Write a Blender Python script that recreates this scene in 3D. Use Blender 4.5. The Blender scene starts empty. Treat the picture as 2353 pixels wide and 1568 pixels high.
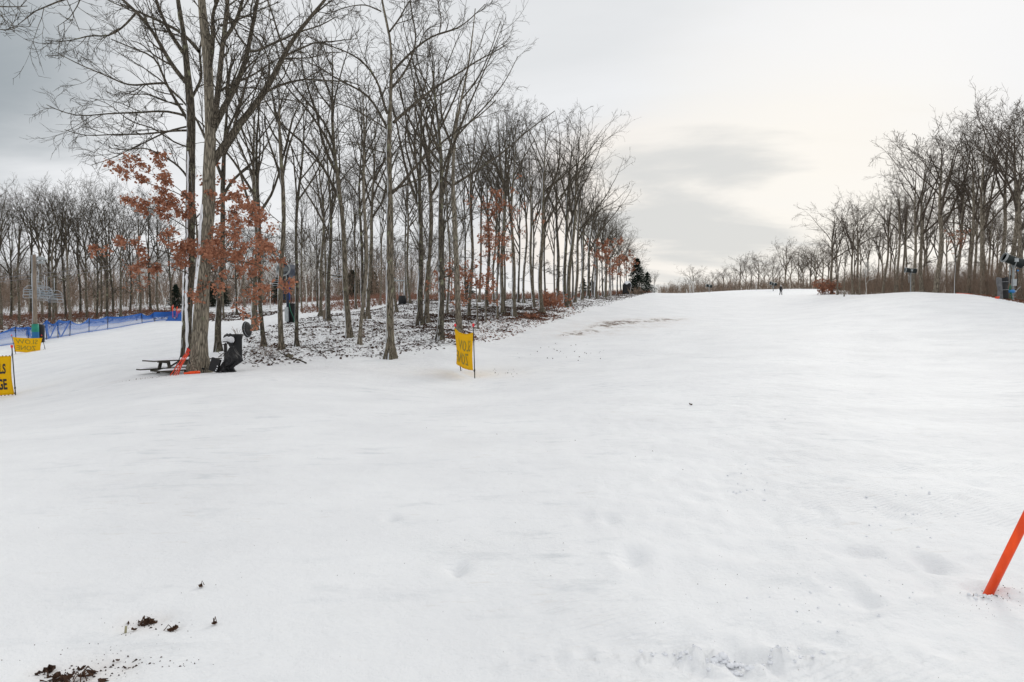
import bpy, math, random
import numpy as np
from mathutils import Vector, Matrix
R = math.radians
SC = bpy.context.scene
COL = SC.collection
# ------------------------------------------------------------------ camera
F = 1569.0            # focal length in units of the working picture (2353 x 1568)
EYE = 1.6
TILT = math.atan(44 / F)
cam = bpy.data.objects.new('camera', bpy.data.cameras.new('camera'))
COL.objects.link(cam)
cam.data.sensor_width = 36; cam.data.lens = 24.0
cam.data.clip_start = 0.05; cam.data.clip_end = 6000
cam.location = (0, 0, EYE); cam.rotation_euler = (R(90) - TILT, 0, 0)
SC.camera = cam
# ------------------------------------------------------------------ sky
SUN_EL, SUN_AZ = R(24), R(32)      # azimuth clockwise from +Y (ahead, right)
w = bpy.data.worlds.new('World'); SC.world = w; w.use_nodes = True
nt = w.node_tree; N = nt.nodes; L = nt.links
bg = N['Background']; bg.inputs['Strength'].default_value = 0.1
sky = N.new('ShaderNodeTexSky'); sky.sky_type = 'NISHITA'; sky.sun_disc = False
sky.sun_elevation = SUN_EL; sky.sun_rotation = SUN_AZ; sky.air_density = 1.2; sky.dust_density = 2.0
tc = N.new('ShaderNodeTexCoord')
def wmath(op, a, b=None, c=None, clamp=False):
    n = N.new('ShaderNodeMath'); n.operation = op; n.use_clamp = clamp
    for i, v in enumerate((a, b, c)):
        if v is None: continue
        if isinstance(v, (int, float)): n.inputs[i].default_value = v
        else: L.new(v, n.inputs[i])
    return n.outputs[0]
sx = N.new('ShaderNodeSeparateXYZ'); L.new(tc.outputs['Generated'], sx.inputs[0])
# clouds lie on a flat deck: project the direction on it
zz = wmath('MAXIMUM', sx.outputs[2], 0.0); zz = wmath('ADD', zz, 0.18)
cxx = wmath('DIVIDE', sx.outputs[0], zz); cyy = wmath('DIVIDE', sx.outputs[1], zz)
cv = N.new('ShaderNodeCombineXYZ'); L.new(cxx, cv.inputs[0]); L.new(cyy, cv.inputs[1])
cm = N.new('ShaderNodeMapping'); L.new(cv.outputs[0], cm.inputs[0]); cm.inputs['Scale'].default_value = (0.36, 0.75, 1); cm.inputs['Location'].default_value = (2.3, 0.4, 0)
cn = N.new('ShaderNodeTexNoise'); L.new(cm.outputs[0], cn.inputs[0]); cn.inputs['Scale'].default_value = 1.5; cn.inputs['Detail'].default_value = 8; cn.inputs['Roughness'].default_value = 0.52; cn.inputs['Distortion'].default_value = 0.3
def lobe(dx, dy, dz, lo, hi):
    # a bank of cloud round one direction of the sky
    d = N.new('ShaderNodeVectorMath'); d.operation = 'DOT_PRODUCT'
    nn = N.new('ShaderNodeVectorMath'); nn.operation = 'NORMALIZE'; L.new(tc.outputs['Generated'], nn.inputs[0])
    L.new(nn.outputs[0], d.inputs[0]); v = Vector((dx, dy, dz)).normalized(); d.inputs[1].default_value = v
    nz = wmath('MULTIPLY_ADD', cn.outputs[0], 0.10, -0.05)
    a = wmath('ADD', d.outputs['Value'], nz)
    m = N.new('ShaderNodeMapRange'); m.interpolation_type = 'SMOOTHSTEP'; L.new(a, m.inputs[0]); m.inputs[1].default_value = lo; m.inputs[2].default_value = hi
    return m.outputs[0]
def wmix(f, a, b):
    m = N.new('ShaderNodeMix'); m.data_type = 'RGBA'
    L.new(f, m.inputs[0]) if not isinstance(f, float) else setattr(m.inputs[0], 'default_value', f)
    for i, v in ((6, a), (7, b)):
        if isinstance(v, tuple): m.inputs[i].default_value = (*v, 1)
        else: L.new(v, m.inputs[i])
    return m.outputs[2]
ramp = N.new('ShaderNodeMapRange'); ramp.interpolation_type = 'SMOOTHSTEP'; L.new(cn.outputs[0], ramp.inputs[0]); ramp.inputs[1].default_value = 0.34; ramp.inputs[2].default_value = 0.66
c0 = wmix(ramp.outputs[0], (7.25, 7.35, 7.5), (6.2, 6.35, 6.5))
# warm break low above the crest, dark bank on the left, small grey cloud over the far wood
c1 = wmix(lobe(0.42, 1, 0.12, 0.94, 0.999), wmix(lobe(0.22, 1, 0.08, 0.965, 1.01), c0, (8.2, 7.5, 6.9)), (7.9, 7.65, 7.2))
c2 = wmix(lobe(-1.0, 1, 0.37, 0.955, 1.005), c1, (3.0, 3.35, 3.6))
c3 = wmix(wmath('MULTIPLY', lobe(0.31, 1, 0.135, 0.988, 1.0), 0.75), c2, (5.2, 5.35, 5.4))
c4 = wmix(wmath('MULTIPLY', lobe(0.62, 1, 0.25, 0.985, 1.03), 0.6), c3, (5.6, 5.7, 5.7))
zen = N.new('ShaderNodeMapRange'); zen.interpolation_type = 'SMOOTHSTEP'; L.new(sx.outputs[2], zen.inputs[0]); zen.inputs[1].default_value = 0.38; zen.inputs[2].default_value = 1.0; zen.inputs[3].default_value = 1.0; zen.inputs[4].default_value = 1.12
sc_ = N.new('ShaderNodeVectorMath'); sc_.operation = 'SCALE'; L.new(c4, sc_.inputs[0]); L.new(zen.outputs[0], sc_.inputs['Scale'])   # an overcast sky is brightest overhead
fin = wmix(0.985, sky.outputs[0], sc_.outputs[0])
L.new(fin, bg.inputs[0])
sun = bpy.data.objects.new('sun', bpy.data.lights.new('sun', 'SUN')); COL.objects.link(sun)
sun.data.energy = 0.62; sun.data.angle = R(16); sun.data.color = (1, 0.95, 0.87)
sd = Vector((math.sin(SUN_AZ) * math.cos(SUN_EL), math.cos(SUN_AZ) * math.cos(SUN_EL), math.sin(SUN_EL)))
sun.rotation_euler = sd.to_track_quat('Z', 'Y').to_euler()
SC.view_settings.view_transform = 'Standard'; SC.view_settings.look = 'None'
SC.view_settings.exposure = 0.27; SC.view_settings.gamma = 1; SC.view_settings.use_curve_mapping = False
# ------------------------------------------------------------------ helpers
rng = np.random.default_rng(7)
random.seed(7)
def P(u, v, d):
    """world point seen at (u, v) of the working picture at depth d metres"""
    up = -(v - 784) / F; c, s = math.cos(TILT), math.sin(TILT)
    y = c + up * s; z = -s + up * c; x = (u - 1176.5) / F
    k = d / y
    return Vector((x * k, d, EYE + z * k))
def tag(o, label=None, cat=None, group=None, kind=None):
    if label: o['label'] = label
    if cat: o['category'] = cat
    if group: o['group'] = group
    if kind: o['kind'] = kind
    return o
def empty(name, loc, rz=0.0, scale=1.0):
    o = bpy.data.objects.new(name, None); COL.objects.link(o)
    o.location = loc; o.rotation_euler = (0, 0, rz); o.scale = (scale,) * 3
    o.empty_display_size = 0.2
    return o
def link(name, mesh, parent=None, loc=(0, 0, 0)):
    o = bpy.data.objects.new(name, mesh); COL.objects.link(o); o.location = loc
    if parent: o.parent = parent
    return o
def copy_tree(root):
    r = root.copy(); COL.objects.link(r)
    for ch in root.children:
        c = ch.copy(); COL.objects.link(c); c.parent = r
        for g in ch.children:
            d = g.copy(); COL.objects.link(d); d.parent = c
    return r
def np_mesh(name, V, faces, mat, smooth=True):
    """faces: list of int arrays (n,k)"""
    m = bpy.data.meshes.new(name)
    V = np.asarray(V, dtype=np.float32).reshape(-1, 3)
    m.vertices.add(len(V)); m.vertices.foreach_set('co', V.ravel())
    faces = [np.asarray(f, dtype=np.int32) for f in faces if len(f)]
    nl = sum(f.size for f in faces); nf = sum(len(f) for f in faces)
    m.loops.add(nl); m.polygons.add(nf)
    m.loops.foreach_set('vertex_index', np.concatenate([f.ravel() for f in faces]))
    tot = np.concatenate([np.full(len(f), f.shape[1]) for f in faces])
    st = np.concatenate([[0], np.cumsum(tot)[:-1]])
    m.polygons.foreach_set('loop_start', st.astype(np.int32)); 
    m.polygons.foreach_set('use_smooth', np.full(nf, smooth))
    m.update(calc_edges=True); m.validate()
    if mat: m.materials.append(mat)
    return m
class MB:
    def __init__(s): s.v = []; s.f = []
    def add(s, verts, faces):
        b = len(s.v); s.v += [tuple(p) for p in verts]; s.f += [tuple(b + i for i in f) for f in faces]; return s
    def box(s, c, size, rot=None):
        c = Vector(c); h = Vector(size) / 2; M = rot.to_matrix() if hasattr(rot, 'to_matrix') else (rot or Matrix.Identity(3))
        vs = [c + M @ Vector((x * h.x, y * h.y, z * h.z)) for x in (-1, 1) for y in (-1, 1) for z in (-1, 1)]
        return s.add(vs, [(0, 1, 3, 2), (4, 6, 7, 5), (0, 4, 5, 1), (2, 3, 7, 6), (0, 2, 6, 4), (1, 5, 7, 3)])
    def bar(s, a, b, wx, wz, up=Vector((0, 0, 1))):
        a = Vector(a); b = Vector(b); t = (b - a); ln = t.length; t.normalize()
        sd_ = t.cross(up)
        if sd_.length < 1e-4: sd_ = t.cross(Vector((1, 0, 0)))
        sd_.normalize(); u_ = sd_.cross(t)
        M = Matrix((sd_, t, u_)).transposed()
        return s.box((a + b) / 2, (wx, ln, wz), M)
    def tube(s, pts, rad, n=8, caps=True):
        pts = [Vector(p) for p in pts]; rad = [rad] * len(pts) if isinstance(rad, (int, float)) else rad
        rings = []; ref = None
        for i, p in enumerate(pts):
            t = (pts[min(i + 1, len(pts) - 1)] - pts[max(i - 1, 0)]).normalized()
            if ref is None: ref = t.orthogonal()
            a = (ref - t * ref.dot(t)).normalized(); ref = a; b = t.cross(a)
            rings.append([p + (a * math.cos(2 * math.pi * k / n) + b * math.sin(2 * math.pi * k / n)) * rad[i] for k in range(n)])
        vs = [q for r in rings for q in r]; fs = []
        for i in range(len(pts) - 1):
            for k in range(n):
                fs.append((i * n + k, i * n + (k + 1) % n, (i + 1) * n + (k + 1) % n, (i + 1) * n + k))
        if caps:
            fs.append(tuple(range(n))[::-1]); fs.append(tuple((len(pts) - 1) * n + k for k in range(n)))
        return s.add(vs, fs)
    def sheet(s, grid, thick=0.0):
        """grid: rows of points; thickness given along the local normal"""
        a = len(grid); b = len(grid[0]); vs = [Vector(p) for r in grid for p in r]
        fs = [(i * b + j, i * b + j + 1, (i + 1) * b + j + 1, (i + 1) * b + j) for i in range(a - 1) for j in range(b - 1)]
        if thick:
            nrm = []
            for i in range(a):
                for j in range(b):
                    du = vs[i * b + min(j + 1, b - 1)] - vs[i * b + max(j - 1, 0)]
                    dv = vs[min(i + 1, a - 1) * b + j] - vs[max(i - 1, 0) * b + j]
                    n_ = du.cross(dv); n_ = n_.normalized() if n_.length > 1e-9 else Vector((0, 0, 1)); nrm.append(n_)
            n0 = len(vs); vs = vs + [p - q * thick for p, q in zip(vs, nrm)]
            fs = fs + [tuple(n0 + k for k in f[::-1]) for f in fs]
            edge = [j for j in range(b)] + [i * b + b - 1 for i in range(1, a)] + [(a - 1) * b + j for j in range(b - 2, -1, -1)] + [i * b for i in range(a - 2, 0, -1)]
            for k in range(len(edge)):
                p, q = edge[k], edge[(k + 1) % len(edge)]; fs.append((q, p, n0 + p, n0 + q))
        return s.add(vs, fs)
    def lathe(s, prof, M, n=20):
        """prof: (radius, z) pairs; M: 4x4"""
        vs = [M @ Vector((r * math.cos(2 * math.pi * k / n), r * math.sin(2 * math.pi * k / n), z)) for r, z in prof for k in range(n)]
        fs = [(i * n + k, i * n + (k + 1) % n, (i + 1) * n + (k + 1) % n, (i + 1) * n + k) for i in range(len(prof) - 1) for k in range(n)]
        return s.add(vs, fs)
    def build(s, name, mat, parent=None, smooth=False, loc=(0, 0, 0), origin=None):
        m = bpy.data.meshes.new(name)
        vs = s.v if origin is None else [tuple(Vector(p) - Vector(origin)) for p in s.v]
        m.from_pydata(vs, [], s.f); m.materials.append(mat)
        if smooth: m.polygons.foreach_set('use_smooth', [True] * len(m.polygons))
        m.update()
        return link(name, m, parent, loc if origin is None else origin)
def hash2(ix, iy, seed):
    h = np.sin(ix * 127.1 + iy * 311.7 + seed * 74.7) * 43758.5453
    return h - np.floor(h)
def vnoise(x, y, seed=0):
    ix = np.floor(x); iy = np.floor(y); fx = x - ix; fy = y - iy
    fx = fx * fx * (3 - 2 * fx); fy = fy * fy * (3 - 2 * fy)
    a = hash2(ix, iy, seed); b = hash2(ix + 1, iy, seed); c = hash2(ix, iy + 1, seed); d = hash2(ix + 1, iy + 1, seed)
    return (a * (1 - fx) + b * fx) * (1 - fy) + (c * (1 - fx) + d * fx) * fy
def fbm(x, y, seed=0, o=3):
    r = 0; amp = 0.5
    for i in range(o):
        r = r + amp * (vnoise(x, y, seed + i * 13) - 0.5); x = x * 2.03 + 5.1; y = y * 2.03 + 1.7; amp *= 0.5
    return r
# ------------------------------------------------------------------ materials
def mat(name, col, rough=0.7, metal=0.0, noise=0.0, nscale=8.0, bump=0.0, bscale=30.0, spec=0.4, stretch=(1, 1, 1), col2=None, trans=0.0):
    m = bpy.data.materials.new(name); m.use_nodes = True; t = m.node_tree; b = t.nodes['Principled BSDF']
    b.inputs['Roughness'].default_value = rough; b.inputs['Metallic'].default_value = metal; b.inputs['Specular IOR Level'].default_value = spec
    b.inputs['Base Color'].default_value = (*col, 1)
    co = t.nodes.new('ShaderNodeTexCoord'); mp = t.nodes.new('ShaderNodeMapping'); mp.inputs['Scale'].default_value = stretch
    t.links.new(co.outputs['Object'], mp.inputs[0])
    if noise or col2:
        n = t.nodes.new('ShaderNodeTexNoise'); n.inputs['Scale'].default_value = nscale; n.inputs['Detail'].default_value = 5; t.links.new(mp.outputs[0], n.inputs[0])
        mx = t.nodes.new('ShaderNodeMix'); mx.data_type = 'RGBA'
        mr = t.nodes.new('ShaderNodeMapRange'); mr.inputs[1].default_value = 0.35; mr.inputs[2].default_value = 0.65; t.links.new(n.outputs[0], mr.inputs[0])
        t.links.new(mr.outputs[0], mx.inputs[0])
        c2 = col2 or tuple(c * (1 - noise) for c in col); c1 = col if col2 else tuple(min(1, c * (1 + noise * 0.6)) for c in col)
        mx.inputs[6].default_value = (*c1, 1); mx.inputs[7].default_value = (*c2, 1); t.links.new(mx.outputs[2], b.inputs['Base Color'])
    if bump:
        n = t.nodes.new('ShaderNodeTexNoise'); n.inputs['Scale'].default_value = bscale; n.inputs['Detail'].default_value = 4; t.links.new(mp.outputs[0], n.inputs[0])
        bp = t.nodes.new('ShaderNodeBump'); bp.inputs['Strength'].default_value = bump; bp.inputs['Distance'].default_value = 0.02
        t.links.new(n.outputs[0], bp.inputs['Height']); t.links.new(bp.outputs[0], b.inputs['Normal'])
    return m
def bark_mat(name, dark, light, lichen=0.25, snow=0.0):
    m = bpy.data.materials.new(name); m.use_nodes = True; t = m.node_tree; b = t.nodes['Principled BSDF']; A = t.nodes.new; K = t.links.new
    b.inputs['Roughness'].default_value = 0.9; b.inputs['Specular IOR Level'].default_value = 0.15
    co = A('ShaderNodeTexCoord'); mp = A('ShaderNodeMapping'); mp.inputs['Scale'].default_value = (1, 1, 0.14); K(co.outputs['Object'], mp.inputs[0])
    n1 = A('ShaderNodeTexNoise'); n1.inputs['Scale'].default_value = 26; n1.inputs['Detail'].default_value = 6; n1.inputs['Roughness'].default_value = 0.65; K(mp.outputs[0], n1.inputs[0])
    v = A('ShaderNodeTexVoronoi'); v.feature = 'DISTANCE_TO_EDGE'; v.inputs['Scale'].default_value = 17; K(mp.outputs[0], v.inputs[0])
    mr = A('ShaderNodeMapRange'); mr.inputs[1].default_value = 0.38; mr.inputs[2].default_value = 0.62; K(n1.outputs[0], mr.inputs[0])
    mx = A('ShaderNodeMix'); mx.data_type = 'RGBA'; K(mr.outputs[0], mx.inputs[0]); mx.inputs[6].default_value = (*dark, 1); mx.inputs[7].default_value = (*light, 1)
    # fissures between bark plates are darker, as bark is
    mr2 = A('ShaderNodeMapRange'); mr2.inputs[1].default_value = 0.0; mr2.inputs[2].default_value = 0.16; mr2.inputs[3].default_value = 0.35; mr2.inputs[4].default_value = 1; K(v.outputs[0], mr2.inputs[0])
    mu = A('ShaderNodeMix'); mu.data_type = 'RGBA'; mu.blend_type = 'MULTIPLY'; mu.inputs[0].default_value = 1; K(mx.outputs[2], mu.inputs[6]); K(mr2.outputs[0], mu.inputs[7])
    out = mu.outputs[2]
    if lichen:
        n2 = A('ShaderNodeTexNoise'); n2.inputs['Scale'].default_value = 3.2; n2.inputs['Detail'].default_value = 7; n2.inputs['Roughness'].default_value = 0.7; K(co.outputs['Object'], n2.inputs[0])
        m3 = A('ShaderNodeMapRange'); m3.inputs[1].default_value = 0.66 - lichen * 0.4; m3.inputs[2].default_value = 0.74 - lichen * 0.4; K(n2.outputs[0], m3.inputs[0])
        ml = A('ShaderNodeMix'); ml.data_type = 'RGBA'; K(m3.outputs[0], ml.inputs[0]); K(out, ml.inputs[6]); ml.inputs[7].default_value = (0.26, 0.26, 0.17, 1); out = ml.outputs[2]
    if snow:
        g = A('ShaderNodeNewGeometry'); s = A('ShaderNodeSeparateXYZ'); K(g.outputs['True Normal'], s.inputs[0])
        n3 = A('ShaderNodeTexNoise'); n3.inputs['Scale'].default_value = 2.2; n3.inputs['Detail'].default_value = 5; K(co.outputs['Object'], n3.inputs[0])
        ma = A('ShaderNodeMath'); ma.operation = 'MULTIPLY_ADD'; K(s.outputs[0], ma.inputs[0]); ma.inputs[1].default_value = -1.0; K(n3.outputs[0], ma.inputs[2])
        m4 = A('ShaderNodeMapRange'); m4.inputs[1].default_value = 1.55 - snow; m4.inputs[2].default_value = 1.6 - snow; K(ma.outputs[0], m4.inputs[0])
        ms = A('ShaderNodeMix'); ms.data_type = 'RGBA'; K(m4.outputs[0], ms.inputs[0]); K(out, ms.inputs[6]); ms.inputs[7].default_value = (0.85, 0.87, 0.9, 1); out = ms.outputs[2]
    K(out, b.inputs['Base Color'])
    bp = A('ShaderNodeBump'); bp.inputs['Strength'].default_value = 0.9; bp.inputs['Distance'].default_value = 0.03
    ad = A('ShaderNodeMath'); ad.operation = 'ADD'; K(n1.outputs[0], ad.inputs[0]); K(mr2.outputs[0], ad.inputs[1]); K(ad.outputs[0], bp.inputs['Height']); K(bp.outputs[0], b.inputs['Normal'])
    return m
def leaf_mat(name, c1, c2, scale=3.0):
    m = bpy.data.materials.new(name); m.use_nodes = True; t = m.node_tree; b = t.nodes['Principled BSDF']; A = t.nodes.new; K = t.links.new
    b.inputs['Roughness'].default_value = 0.75; b.inputs['Specular IOR Level'].default_value = 0.2
    co = A('ShaderNodeTexCoord'); n = A('ShaderNodeTexWhiteNoise') if False else A('ShaderNodeTexNoise'); n.inputs['Scale'].default_value = scale; n.inputs['Detail'].default_value = 8; n.inputs['Roughness'].default_value = 0.8
    K(co.outputs['Object'], n.inputs[0]); mr = A('ShaderNodeMapRange'); mr.inputs[1].default_value = 0.33; mr.inputs[2].default_value = 0.67; K(n.outputs[0], mr.inputs[0])
    mx = A('ShaderNodeMix'); mx.data_type = 'RGBA'; K(mr.outputs[0], mx.inputs[0]); mx.inputs[6].default_value = (*c1, 1); mx.inputs[7].default_value = (*c2, 1); K(mx.outputs[2], b.inputs['Base Color'])
    tr = A('ShaderNodeBsdfTranslucent'); K(mx.outputs[2], tr.inputs[0]); ms = A('ShaderNodeMixShader'); ms.inputs[0].default_value = 0.3
    K(b.outputs[0], ms.inputs[1]); K(tr.outputs[0], ms.inputs[2]); K(ms.outputs[0], t.nodes['Material Output'].inputs[0])
    return m
M = {
 'bark': bark_mat('oak_bark', (0.095, 0.08, 0.06), (0.31, 0.265, 0.2), 0.24, 0.36),
 'bark_pale': bark_mat('pale_bark', (0.17, 0.145, 0.11), (0.40, 0.35, 0.275), 0.12, 0.0),
 'bark_dark': bark_mat('dark_bark', (0.05, 0.043, 0.034), (0.19, 0.162, 0.124), 0.27, 0.36),
 'branch': bark_mat('branch_bark', (0.062, 0.052, 0.04), (0.19, 0.16, 0.122), 0.14, 0.0),
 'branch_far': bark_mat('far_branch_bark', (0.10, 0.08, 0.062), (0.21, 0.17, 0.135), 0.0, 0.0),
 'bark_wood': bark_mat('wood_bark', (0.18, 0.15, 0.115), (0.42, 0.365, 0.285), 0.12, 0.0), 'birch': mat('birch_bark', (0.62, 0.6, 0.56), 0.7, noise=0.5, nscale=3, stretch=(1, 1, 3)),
 'oak_leaf': leaf_mat('dry_oak_leaf', (0.56, 0.27, 0.165), (0.25, 0.105, 0.065), 7.0),
 'litter': leaf_mat('leaf_litter', (0.10, 0.055, 0.038), (0.035, 0.022, 0.017), 0.9),
 'litter_red': leaf_mat('bracken', (0.27, 0.125, 0.075), (0.12, 0.06, 0.04), 0.9),
 'brush': mat('brush_stems', (0.25, 0.18, 0.13), 0.9, noise=0.4, nscale=1.0),
 'brush_red': mat('red_brush_stems', (0.25, 0.125, 0.085), 0.9, noise=0.4, nscale=1.0),
 'needle': leaf_mat('needles', (0.028, 0.045, 0.03), (0.012, 0.02, 0.014), 3),
 'snow': mat('snow_cap', (0.86, 0.87, 0.9), 0.7, bump=0.3, bscale=14, noise=0.03, nscale=4),
 'yellow': leaf_mat('yellow_vinyl', (0.92, 0.60, 0.008), (0.84, 0.52, 0.006), 1.0),
 'letters_back': mat('show_through_letters', (0.33, 0.25, 0.02), 0.7),
 'letters': mat('black_print', (0.02, 0.02, 0.022), 0.6),
 'pole': mat('black_pole', (0.018, 0.014, 0.014), 0.45),
 'maroon': mat('maroon_webbing', (0.09, 0.014, 0.018), 0.7),
 'red': mat('red_cap', (0.75, 0.03, 0.04), 0.45),
 'orange': mat('orange_paint', (1.0, 0.075, 0.003), 0.33, noise=0.22, nscale=16, bump=0.12, stretch=(1, 1, .3)),
 'orange_red': mat('orange_red_paint', (0.80, 0.075, 0.025), 0.45, noise=0.25, nscale=5),
 'tarp': mat('black_tarp', (0.010, 0.010, 0.011), 0.5, bump=0.5, bscale=9, noise=0.4, nscale=3),
 'rubber': mat('black_rubber', (0.009, 0.009, 0.010), 0.55, noise=0.3, nscale=5),
 'grey_mat': mat('grey_foam_mat', (0.16, 0.16, 0.165), 0.8, noise=0.3, nscale=4),
 'steel': mat('galvanised_steel', (0.34, 0.36, 0.36), 0.5, 0.4, noise=0.25, nscale=9),
 'white_steel': mat('white_tube', (0.42, 0.44, 0.46), 0.4, 0.2, noise=0.15, nscale=5),
 'navy': mat('navy_steel', (0.03, 0.042, 0.075), 0.5, 0.2, noise=0.4, nscale=4),
 'gun_green': mat('dark_green_enamel', (0.009, 0.014, 0.013), 0.35, 0.1, noise=0.3, nscale=4),
 'box_grey': mat('grey_box', (0.42, 0.45, 0.46), 0.5, noise=0.15, nscale=5),
 'green_pad': mat('green_pad', (0.012, 0.22, 0.15), 0.55, noise=0.2, nscale=3),
 'hose_green': mat('green_hose', (0.02, 0.16, 0.09), 0.5),
 'blue': mat('blue_plastic', (0.04, 0.22, 0.55), 0.45),
 'wood_pole': mat('wood_pole', (0.24, 0.19, 0.145), 0.85, noise=0.3, nscale=6, stretch=(3, 3, 0.4)),
 'white_pvc': mat('white_pole', (0.62, 0.6, 0.57), 0.55, noise=0.15, nscale=2),
 'table_wood': mat('weathered_wood', (0.07, 0.062, 0.05), 0.85, noise=0.4, nscale=7, stretch=(1, 4, 4)),
 'cable': mat('steel_cable', (0.2, 0.2, 0.21), 0.5, 0.4),
 'rock': mat('rock', (0.2, 0.18, 0.16), 0.9, noise=0.4, nscale=3, bump=0.6, bscale=6),
 'chair_grey': mat('chair_slats', (.30, .35, .39), .6), 'jacket': mat('black_jacket', (0.02, 0.02, 0.024), 0.8), 'trousers': mat('black_trousers', (0.03, 0.028, 0.03), 0.85),
 'helmet': mat('white_helmet', (0.75, 0.75, 0.76), 0.35), 'skin': mat('skin', (0.5, 0.3, 0.22), 0.6),
}
def net_mat():
    m = bpy.data.materials.new('blue_net'); m.use_nodes = True; t = m.node_tree; b = t.nodes['Principled BSDF']; A = t.nodes.new; K = t.links.new
    b.inputs['Base Color'].default_value = (0.01, 0.12, 0.46, 1); b.inputs['Roughness'].default_value = 0.6
    co = A('ShaderNodeTexCoord'); n = A('ShaderNodeTexNoise'); n.inputs['Scale'].default_value = 1.4; n.inputs['Detail'].default_value = 3; K(co.outputs['Object'], n.inputs[0])
    at = A('ShaderNodeAttribute'); at.attribute_name = 'dens'
    ad = A('ShaderNodeMath'); ad.operation = 'MULTIPLY_ADD'; K(n.outputs[0], ad.inputs[0]); ad.inputs[1].default_value = 0.25; K(at.outputs['Fac'], ad.inputs[2]); ad.use_clamp = True
    tr = A('ShaderNodeBsdfTransparent'); ms = A('ShaderNodeMixShader'); K(ad.outputs[0], ms.inputs[0]); K(tr.outputs[0], ms.inputs[1]); K(b.outputs[0], ms.inputs[2]); K(ms.outputs[0], t.nodes['Material Output'].inputs[0])
    return m
M['net'] = net_mat()
# ------------------------------------------------------------------ terrain
# survey points: (picture u, picture v, depth) of the ground surface
CP = [(-350, None, 3, 0), (400, None, 3, 0), (1176, None, 3, 0), (1950, None, 3, 0), (2700, None, 3, 0),
 (-350, None, 6, -.03), (400, None, 6, 0), (1176, None, 6, 0), (1950, None, 6, 0), (2700, None, 6, 0),
 (-350, None, 1, 0), (1176, None, 1, 0), (2700, None, 1, 0),
 (0, None, 12, -.3), (500, None, 12, -.08), (1176, None, 12, -.1), (1800, None, 12, .02), (2400, None, 12, .05),
 (-400, None, 14, -.6), (15, 912, 23), (-400, None, 25, -1.2), (250, None, 20, -.3), (450, None, 19.5, -.02), (450, 861, 21), (600, 848, 22.5), (600, None, 15, -.05), (750, 840, 24), (1065, 870, 23), (860, None, 22, -.08),
 (380, 862, 22), (456, 858, 22.3), (330, 850, 24), (500, 845, 24.5), (600, 843, 24.3), (900, 828, 26.5), (1040, 815, 28), (690, 834, 25.5),
 (501, 808, 30), (607, 795, 31), (646, 803, 29), (682, 798, 30), (585, 761, 39), (661, 742, 45), (736, 726, 50), (755, 738, 45),
 (450, 800, 34), (420, 770, 48), (300, 810, 36), (150, 850, 30), (150, 800, 45), (0, 860, 33), (0, 822, 46), (-400, 850, 40),
 (0, 795, 60), (100, 780, 62), (150, 772, 64), (250, 757, 69), (420, 736, 76), (500, 744, 70), (500, 735, 82), (620, 727, 75), (-400, 800, 62),
 (0, 746, 76), (44, 745, 75), (162, 735, 78), (278, 728, 82), (347, 718, 88), (-400, 750, 80), (0, 726, 110), (200, 722, 112), (400, 712, 112), (0, 712, 150), (300, 705, 150), (-400, 728, 120),
 (560, 702, 125), (700, 714, 74), (700, 697, 110), (885, 687, 105), (800, 690, 150), (1000, 682, 150), (850, 713, 66),
 (804, 777, 33), (826, 790, 31), (846, 734, 44), (896, 827, 27), (912, 717, 52), (942, 697, 62), (970, 745, 40), (1010, 781, 32), (1027, 721, 50), (1055, 762, 36),
 (1077, 725, 48), (1118, 704, 58), (1152, 719, 50), (1182, 727, 47), (1203, 697, 64), (1227, 707, 58), (1246, 718, 52), (1283, 694, 66), (1302, 706, 60), (1351, 686, 80), (1391, 685, 90), (1440, 676, 115), (1485, 673, 140),
 (1100, 690, 95), (1250, 686, 100), (1200, 682, 130), (1350, 680, 130),
 (1100, 800, 31), (1160, 775, 37), (1280, 740, 47), (1340, 725, 54), (1400, 700, 70), (1480, 680, 100),
 (1200, 832, 27), (1300, 772, 38), (1420, 742, 48), (1520, 738, 50), (1800, 800, 28), (1800, 742, 50), (1800, 702, 85), (1800, 678, 125), (1800, 678, 145), (1800, 665, 190),
 (1530, 675, 130), (1530, 677, 170), (1600, 674, 140), (1600, 673, 200), (1700, 668, 180), (1885, 665, 190), (1900, 680, 100), (1900, 675, 125), (1960, 673, 150),
 (2000, 677, 88), (2000, 679, 120), (2100, 671, 76), (2100, 674, 95), (2210, 675, 65), (2210, 680, 76), (2353, 701, 54), (2312, 688, 60), (2353, 694, 72), (2500, 722, 48), (2500, 715, 70), (2700, 745, 45),
 (2150, 745, 40), (2353, 780, 30), (2353, 905, 15), (1500, 870, 19), (2000, 870, 19)]
for u in (-400, 200, 700, 1176, 1600, 2000, 2700):
    CP += [(u, 697, 400), (u, 728, 1200), (u, 738, 3000)]
pts_ = []
for c in CP:
    if c[1] is None: u, _, d, z = c; pts_.append(((u - 1176.5) / F, d, z / d))
    else: p = P(c[0], c[1], c[2]); pts_.append((p.x / p.y, p.y, p.z / p.y))
pts_ = np.array(pts_)
def tc_(t, d): return np.stack([t * 3.2, np.log(d)], -1)
CX = tc_(pts_[:, 0], pts_[:, 1])
def kern(a, b):
    r2 = ((a[:, None, :] - b[None, :, :]) ** 2).sum(-1); return 0.5 * r2 * np.log(r2 + 1e-12)
n_ = len(CX); Kx = kern(CX, CX) + np.eye(n_) * 0.0015; Pm = np.c_[np.ones(n_), CX]
A_ = np.block([[Kx, Pm], [Pm.T, np.zeros((3, 3))]]); W_ = np.linalg.solve(A_, np.r_[pts_[:, 2], np.zeros(3)])
def seg_poly(poly):
    return np.array([((u - 1176.5) / F * d, d) for u, d in poly])
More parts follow.
